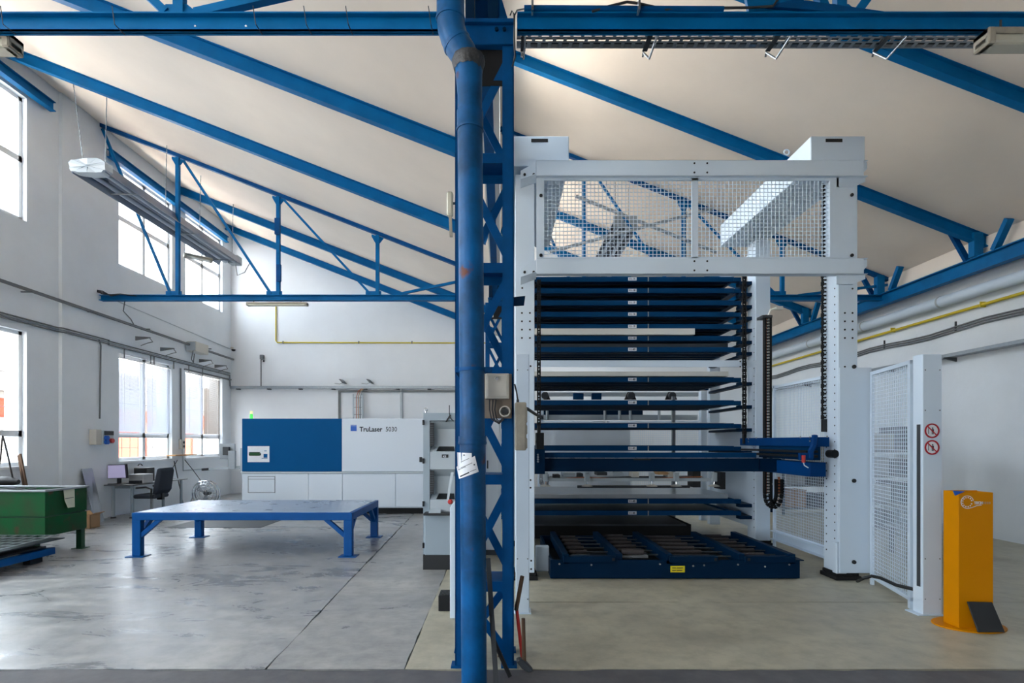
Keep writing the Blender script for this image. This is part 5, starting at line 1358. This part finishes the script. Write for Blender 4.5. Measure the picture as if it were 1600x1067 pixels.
# leaning steel sheet, carton, leaning rods, wall shelf
d = 11.35
xw = XL + .075
M().add([(xw + .34, 11.15, 0), (xw + .24, 11.55, 0), (xw + .01, 11.50, 1.13), (xw + .03, 11.20, 1.13), (xw + .35, 11.15, .004), (xw + .25, 11.55, .0), (xw + .02, 11.51, 1.134), (xw + .04, 11.20, 1.134)],
        [(0, 1, 2, 3), (7, 6, 5, 4), (0, 4, 5, 1), (1, 5, 6, 2), (2, 6, 7, 3), (3, 7, 4, 0)]).build('leaning_sheet', 'sheet', None, 'grey steel sheet leaning against the window wall', 'sheet')
t = thing('carton', 'small open cardboard carton behind the green bin', 'carton', (PX(141, 10.6), 10.6, 0))
a, b = PX(136, 10.6), PX(147, 10.6)
m = M().box(a, b, 10.5, 10.51, 0, .26).box(a, b, 10.75, 10.76, 0, .26).box(a, a + .01, 10.5, 10.76, 0, .26).box(b - .01, b, 10.5, 10.76, 0, .26).box(a, b, 10.5, 10.76, 0, .008)
m.build('carton_body', 'card', t)
M().plate((b, 10.5, .26), (b, 10.76, .26), (b + .1, 10.76, .31), (b + .1, 10.5, .31), .005).build('carton_flap', 'card', t)
M().plate((a, 10.5, .26), (a, 10.76, .26), (a - .07, 10.76, .33), (a - .07, 10.5, .33), -.005).build('carton_flap', 'card', t)
M().box(XL, XL + .25, 14.2, 15.2, PZ(712, 14.6), PZ(712, 14.6) + .03).build('wall_board', 'card', None, 'narrow board shelf fixed under the blind windows', 'shelf')
M().tube([(XL + .25, 14.55, 0.0), (XL + .03, 14.5, 1.18)], .012, 6).build('leaning_rod', 'cabled', None, 'thin dark rod leaning at the wall behind the chair', 'rod')
M().tube([(XL + .10, 13.9, .6), (XL + .06, 14.6, 1.20)], .010, 6).build('hanging_cable', 'cabled', None, 'slack dark cable dropping from board shelf behind the chair', 'cable')
M().tube([(XL + .05, 14.95, 1.2), (XL + .2, 15.1, .9), P(318, 757, 14.5)], .010, 6).build('fan_cable', 'cabled', None, 'dark cable running from wall socket to the floor fan', 'cable')
M().tube([P(285, 701, 14.82), P(286.5, 735, 14.86), P(340, 731.5, 16.6)], .02, 6).build('bent_conduit', 'lgrey', None, 'pale bent conduit below the far blinds', 'conduit')

# ================================================================== TUBE HEATER
hx, hz, hy0, hy1 = -7.36, 6.56, 9.6, 14.6
HT = thing('tube_heater', 'long grey radiant tube heater with plastic wrapped end hung on chains', 'heater', (hx, (hy0 + hy1) / 2, hz - .05))
w = .29
hood = [(hx - w, hz - .06), (hx - w - .02, hz - .06), (hx - w + .08, hz + .16), (hx + w - .08, hz + .16), (hx + w + .02, hz - .06), (hx + w, hz - .06), (hx + w - .09, hz + .145), (hx - w + .09, hz + .145)]
M().prism(hood, 'y', hy0, hy1).build('reflector_hood', 'heat', HT)
for s in (-1, 1):
    M().cyl((hx + s * .13, hy0 + .3, hz + .03), (hx + s * .13, hy1, hz + .03), .05, 14).build('burner_tube', 'heattube', HT, smooth=True)
M().tube([(hx + .13 * math.cos(a), hy0 + .3 - .17 * math.sin(a), hz + .03) for a in [math.pi * i / 10 for i in range(11)]], .05, 12).build('return_bend', 'heattube', HT, smooth=True)
M().prism([(hx, hz + .0), (hx - .06, hz + .14), (hx + .06, hz + .14)], 'y', hy0 + .5, hy1).build('centre_reflector', 'heattube', HT)
for y in (hy0 + .9, hy0 + 2.9, hy1 - .3): M().box(hx - w + .02, hx + w - .02, y, y + .03, hz - .03, hz - .01).build('tube_bracket', 'grey', HT)
# crumpled wrap over the near end
m = M(); vs = []; n = 20
for j, y in enumerate((hy0 - .05, hy0 - .04, hy0 + .12)):
    k_ = (.0, 1.0, 1.06)[j]
    for i in range(n):
        a = 2 * math.pi * i / n
        vs.append((hx + (w + .04) * k_ * math.copysign(abs(math.cos(a)) ** .6, math.cos(a)) + random.uniform(-.012, .012), y + random.uniform(-.015, .015), hz + .05 + (.13 * k_) * math.copysign(abs(math.sin(a)) ** .7, math.sin(a)) + random.uniform(-.015, .015)))
fs = [(j * n + i, j * n + (i + 1) % n, (j + 1) * n + (i + 1) % n, (j + 1) * n + i) for j in range(2) for i in range(n)]
m.add(vs, fs).build('plastic_wrap', 'wrap', HT)
M().box(hx - .05, hx + .22, hy1 - .05, hy1 + .22, hz - .02, hz + .2).build('burner_box', 'lgrey', HT, bevel=.01)
M().tube([(hx + .1, hy1 + .1, hz), (hx + .12, hy1 + .15, hz - .3), (hx + .3, hy1 + .2, hz - .2), (hx + .4, hy1 + .3, hz + .1)], .012, 6).build('power_cable', 'cable', HT)
def hang(x, y, z0, z1, dx):
    m = M(); n = int((z1 - z0) / .05)
    for i in range(n):
        z = z0 + (z1 - z0) * i / n; xx = x + dx * i / n
        if i % 2: m.box(xx - .008, xx + .008, y - .003, y + .003, z, z + .06)
        else: m.box(xx - .003, xx + .003, y - .008, y + .008, z, z + .06)
    m.build('hanging_chain', 'galv', HT, kind='stuff')
for y in (hy0 + .15, hy0 + 1.9, hy0 + 3.2, hy1 - .25):
    hang(hx + .18, y, hz + .15, zl(hx + .2), .03)
hang(hx - .18, hy0 + .1, hz + .15, zl(hx - .45), -.2)
H2 = thing('tube_heater', 'dark grey radiant tube heater hung above and behind the storage tower', 'heater', tuple(ROOT[HT.name] + Vector((10.1, 2.3, -.05))))
for ch in list(HT.children):
    if ch.name.split('.')[0] in ('plastic_wrap', 'hanging_chain'): continue
    c_ = ch.copy(); COL.objects.link(c_); c_.parent = H2
M().box(2.48, 3.0, 11.86, 11.9, 6.46, 6.68).build('end_plate', 'grey', H2)
for (dx_, y_) in ((-.15, 12.2), (.15, 12.2), (-.15, 16.2), (.15, 16.2)):
    M().cyl((2.74 + dx_, y_, 6.66), (2.74 + dx_, y_, zr(2.74 + dx_)), .006, 5).build('hanger_rod', 'galv', H2)
for (p_, q_, lb_) in (((1.6, 11.5, 6.95), (4.6, 11.5, 5.75), 'thin grey cable tray sloping behind the tower mesh'), ((1.0, 11.2, 5.65), (4.4, 11.2, 6.55), 'thin grey stay rod rising behind the tower mesh')):
    M().bar(p_, q_, .06, .05).build('stay_bar', 'galv', None, lb_, 'steel bar')

# ================================================================== LAMPS
def batten(name, label, p, q, w, h, m='lampglass'):
    p = Vector(p); q = Vector(q); d_ = (q - p).normalized()
    t = thing(name, label, 'lamp', tuple(p))
    M().bar(p, q, w, h * .4, (0, 0, 1), h * .3).build('lamp_housing', 'oldplastic', t, bevel=.01)
    M().bar(p, q, w * .92, h * .6, (0, 0, 1), -h * .2).build('lamp_diffuser', m, t, bevel=.02, seg=2)
    for e in (p + d_ * .03, q - d_ * .03): M().bar(e - d_ * .03, e + d_ * .03, w * 1.02, h * 1.0).build('end_cap', 'oldplastic', t, bevel=.01)
    for e in (p + d_ * .15, q - d_ * .15):
        M().cyl(e + Vector((0, 0, h * .45)), e + Vector((0, 0, h * .45 + .10)), .008, 6).build('hanger', 'cabled', t)
    return t
batten('fluorescent_lamp', 'yellowed fluorescent batten lamp under the dark blue truss chord', (PX(1532, 4.0), 4.0, PZ(64, 4.0)), (PX(1532, 4.0) + 1.3, 4.0, PZ(64, 4.0)), .14, .12)
batten('fluorescent_lamp', 'grey fluorescent batten lamp under the drilled truss chord', (PX(26, 4.15) - 1.3, 4.15, PZ(70, 4.15)), (PX(26, 4.15), 4.15, PZ(70, 4.15)), .14, .12)
batten('fluorescent_lamp', 'slim pale fluorescent lamp under the far lattice truss', (PX(386, DT), DT, PZ(475.5, DT)), (PX(481, DT), DT, PZ(475.5, DT)), .12, .075)
batten('fluorescent_lamp', 'fluorescent lamp hung in front of the far high window', (PX(287, 13.0), 13.0, PZ(398, 13.0)), (PX(318, 13.0), 13.4, PZ(399, 13.0)), .14, .1)
d = 5.6
t = thing('column_lamp', 'upright grey bulkhead lamp behind the lattice column', 'lamp', (PX(702, d), d, PZ(370, d)))
M().bar(P(703, 338, d), P(703, 301, d), .065, .08, (0, 1, 0)).build('lamp_body', 'lampglass', t, bevel=.015)
M().bar(P(705, 370, d), P(703.5, 338, d), .03, .03, (0, 1, 0)).build('lamp_stem', 'oldplastic', t)
M().bar(P(703, 318, d), P(722, 318, d), .02, .02).build('lamp_arm', 'dgrey', t)

# ================================================================== CABLE TRAY UNDER THE NEAR TRUSS
ty0, ty1 = 4.25, 4.42
tz = PZ(51, ty0)
ta, tb = PX(808, ty0), 4.6
t = thing('slotted_cable_tray', 'galvanised slotted cable tray hung under the dark blue truss chord', 'cable tray', ((ta + tb) / 2, ty0 + .08, tz - .02))
m = M(); rowsY = [(0, .012), (.045, .060), (.095, .110), (.155, .17)]
for (a, b) in rowsY: m.box(ta, tb, ty0 + a, ty0 + b, tz, tz + .003)
x = ta
k = 0
while x < tb - .05:
    for r_ in range(3):
        o_ = .035 if r_ == 1 else 0
        m.box(x + o_, x + o_ + .028, ty0 + rowsY[r_][1], ty0 + rowsY[r_ + 1][0], tz, tz + .003)
    x += .085
m.build('slotted_bottom', 'galv', t)
for y in (ty0, ty1): M().box(ta, tb, y - .0015, y + .0015, tz, tz + .045).build('tray_side', 'galv', t)
for px in (819, 1020, 1223, 1400):
    xx = PX(px, 4.2)
    M().tube([(xx, D0, ZC0 + .01), (xx, ty0 + .05, ZC0 - .01), (xx - .01, ty1 + .02, tz - .02), (xx - .012, ty1 + .03, tz - .05)], .008, 6).build('hanger_rod', 'steel', t)
    M().box(xx - .02, xx + .02, ty0 - .02, ty1 + .02, tz - .012, tz - .004).build('hanger_plate', 'dgrey', t)
for k in range(3): M().cyl((ta, ty0 + .03 + k * .05, tz + .018), (tb, ty0 + .035 + k * .05, tz + .018), .011, 6).build('tray_cable', ('cable', 'cabled', 'black')[k], t)
t = thing('chord_conduit', 'blue conduit with loose cable on top of the truss chord', 'conduit', (PX(910, D0), D0 - .05, ZC1))
M().cyl(P(819, 13.5, D0 - .05), P(1130, 15, D0 - .05), .022, 10).build('conduit_run', 'bluecol', t, smooth=True)
for px in (831, 994): M().box(PX(px - 1.5, D0), PX(px + 1.5, D0), D0 - .1, D0 - .04, ZC1 - .02, ZC1 + .07).build('conduit_clip', 'steel', t)
M().tube([P(925, 18, D0 - .06), P(955, 9, D0 - .06), P(980, 3, D0 - .06), P(1000, 6, D0 - .06), P(1040, 15, D0 - .06), P(1090, 13, D0 - .06), P(1170, 12, D0 - .06), P(1208, 10, D0 - .06), P(1216, -2, D0 - .06)], .009, 8).build('loose_cable', 'cabled', t, smooth=True)
M().tube([P(819, 14, D0 - .05), P(808, 16, D0 - .05), P(804, 24, D0 - .05), P(803, 60, D0 - .04), P(804.5, 85, D0 - .04), P(802, 100, D0 - .03)], .006, 6).build('loose_cable', 'cable', t, smooth=True)
M().tube([P(797, 24, D0 - .06), P(800, 17, D0 - .06), P(803, 22, D0 - .06), P(804, 60, D0 - .05), P(805, 90, D0 - .04), P(800, 104, D0 - .03)], .005, 6).build('loose_cable', 'cabled', t, smooth=True)

# ================================================================== ELECTRICS ON THE COLUMN
d = D0 - .03
t = thing('meter_board', 'brown board with beige fuse box and round socket on the lattice column', 'fuse box', (PX(777, d), d, PZ(655, d)))
M().box(PX(755, d), PX(799.5, d), d, d + .02, PZ(653.5, d), PZ(584, d)).build('backing_board', 'plywood', t, bevel=.003)
fb = M().box(PX(758.5, d), PX(795.5, d), d - .07, d, PZ(624, d), PZ(585, d)).build('fuse_box', 'plastic', t, bevel=.008, seg=2)
M().box(PX(762, d), PX(792, d), d - .076, d - .07, PZ(621, d), PZ(588, d)).build('box_door', 'plastic', fb, bevel=.004)
M().lathe([(0, 0), (.013, 0), (.013, .005), (0, .005)], (PX(776.5, d), d - .082, PZ(593.5, d)), 14, 'y').build('lock', 'steel', fb)
so = M().lathe([(0, -.02), (.024, -.02), (.034, -.05), (.04, -.05), (.044, 0), (0, 0)], (PX(789, d), d, PZ(643, d)), 20, 'y').build('round_socket', 'plastic', t, smooth=True)
M().lathe([(0, -.045), (.023, -.045), (.023, -.02), (0, -.02)], (PX(789, d), d, PZ(643, d)), 16, 'y').build('socket_hole', 'black', so)
for k in range(3):
    M().tube([P(765 + k * 5, 624, d - .03), P(765 + k * 4, 640, d - .02), P(768 + k * 4, 655, d - .02), P(780, 662 - k * 2, d - .02), P(787, 655 - k, d - .02)], .005, 6).build('board_cable', 'cabled', t, smooth=True)
t = thing('socket_strip', 'long grey-beige socket strip hanging on the right column leg', 'socket strip', (PX(814, d), d, PZ(704, d)))
M().box(PX(804.5, d), PX(822, d), d - .05, d + .03, PZ(703.5, d), PZ(629, d)).build('strip_body', 'oldplastic', t, bevel=.01, seg=2)
for (a, b) in ((636, 661), (664, 679), (684, 701)): M().box(PX(818.5, d), PX(823.5, d), d - .045, d + .02, PZ(b, d), PZ(a, d)).build('socket_flap', 'oldplastic', t, bevel=.006)
M().cyl(P(809, 629, d), P(809, 624, d), .01, 8).build('cable_gland', 'dgrey', t)
M().tube([P(809, 625, d), P(807, 612, d), P(804, 600, d)], .006, 6).build('strip_cable', 'cabled', t)
M().tube([P(823, 638, d), P(838, 648, d + .2), P(846, 651, d + .6)], .012, 6).build('outlet_cable', 'dgrey', t)
t = M().prism([(PX(803, D0), PZ(477, D0)), (PX(819, D0), PZ(476, D0)), (PX(821, D0), PZ(461, D0)), (PX(803, D0), PZ(463, D0))], 'y', D0 + .02, D0 + .03)
t.build('bracket_plate', 'navyd', COLT)

# ================================================================== TOOLS AT THE COLUMN FOOT
def wall_tool(name, label, cat): pass
d = 3.86
m = M().bar((PX(776, d), d - .12, 0.0), P(762.5, 872, d + .05), .035, .012, (0, 1, 0)).bar((PX(776, d) + .014, d - .113, 0.0), P(762.5, 872, d + .06) + Vector((.014, 0, 0)), .006, .03, (0, 1, 0))
m.build('steel_angle', 'dgrey', None, 'rusty steel angle bar leaning between downpipe and column leg', 'steel bar')
M().cyl((PX(797, d), d, .012), P(769, 1000, d) + Vector((0, .06, 0)), .016, 8).build('pry_bar', 'black', None, 'black pry bar lying slanted against the column foot', 'tool')
d = 3.98
t = thing('sledge_hammer', 'hammer with worn wooden handle standing on its head beside the column', 'hammer', (PX(817, d), d, 0))
M().cyl((PX(819, d), d, .05), P(817.5, 966, d), .017, 10, .014).build('handle', 'wood', t, smooth=True)
z_ = .055
M().prism([(PX(806, d), .085), (PX(811, d), .10), (PX(820, d), .085), (PX(828, d), .04), (PX(833, d), .012), (PX(826, d), .0), (PX(815, d), .03)], 'y', d - .03, d + .03).build('hammer_head', 'dgrey', t, bevel=.006)
d = 4.12
t = thing('pick_tool', 'pick with red painted and dark wooden handle leaning on the column', 'pick', (PX(812, d), d, 0))
j = P(806.5, 945, d)
M().cyl((PX(817, d), d, 0.0), j, .013, 8).build('red_shaft', 'red', t, smooth=True)
M().cyl(j - Vector((0, 0, .04)), P(816, 900, d), .016, 8).build('wooden_grip', 'wood', t, smooth=True)
d = D0 + .2
M().cyl((PX(780, d), d, .0), P(790, 985, d), .014, 8).build('short_rod', 'wood', None, 'short brown rod standing behind the right column leg', 'rod')
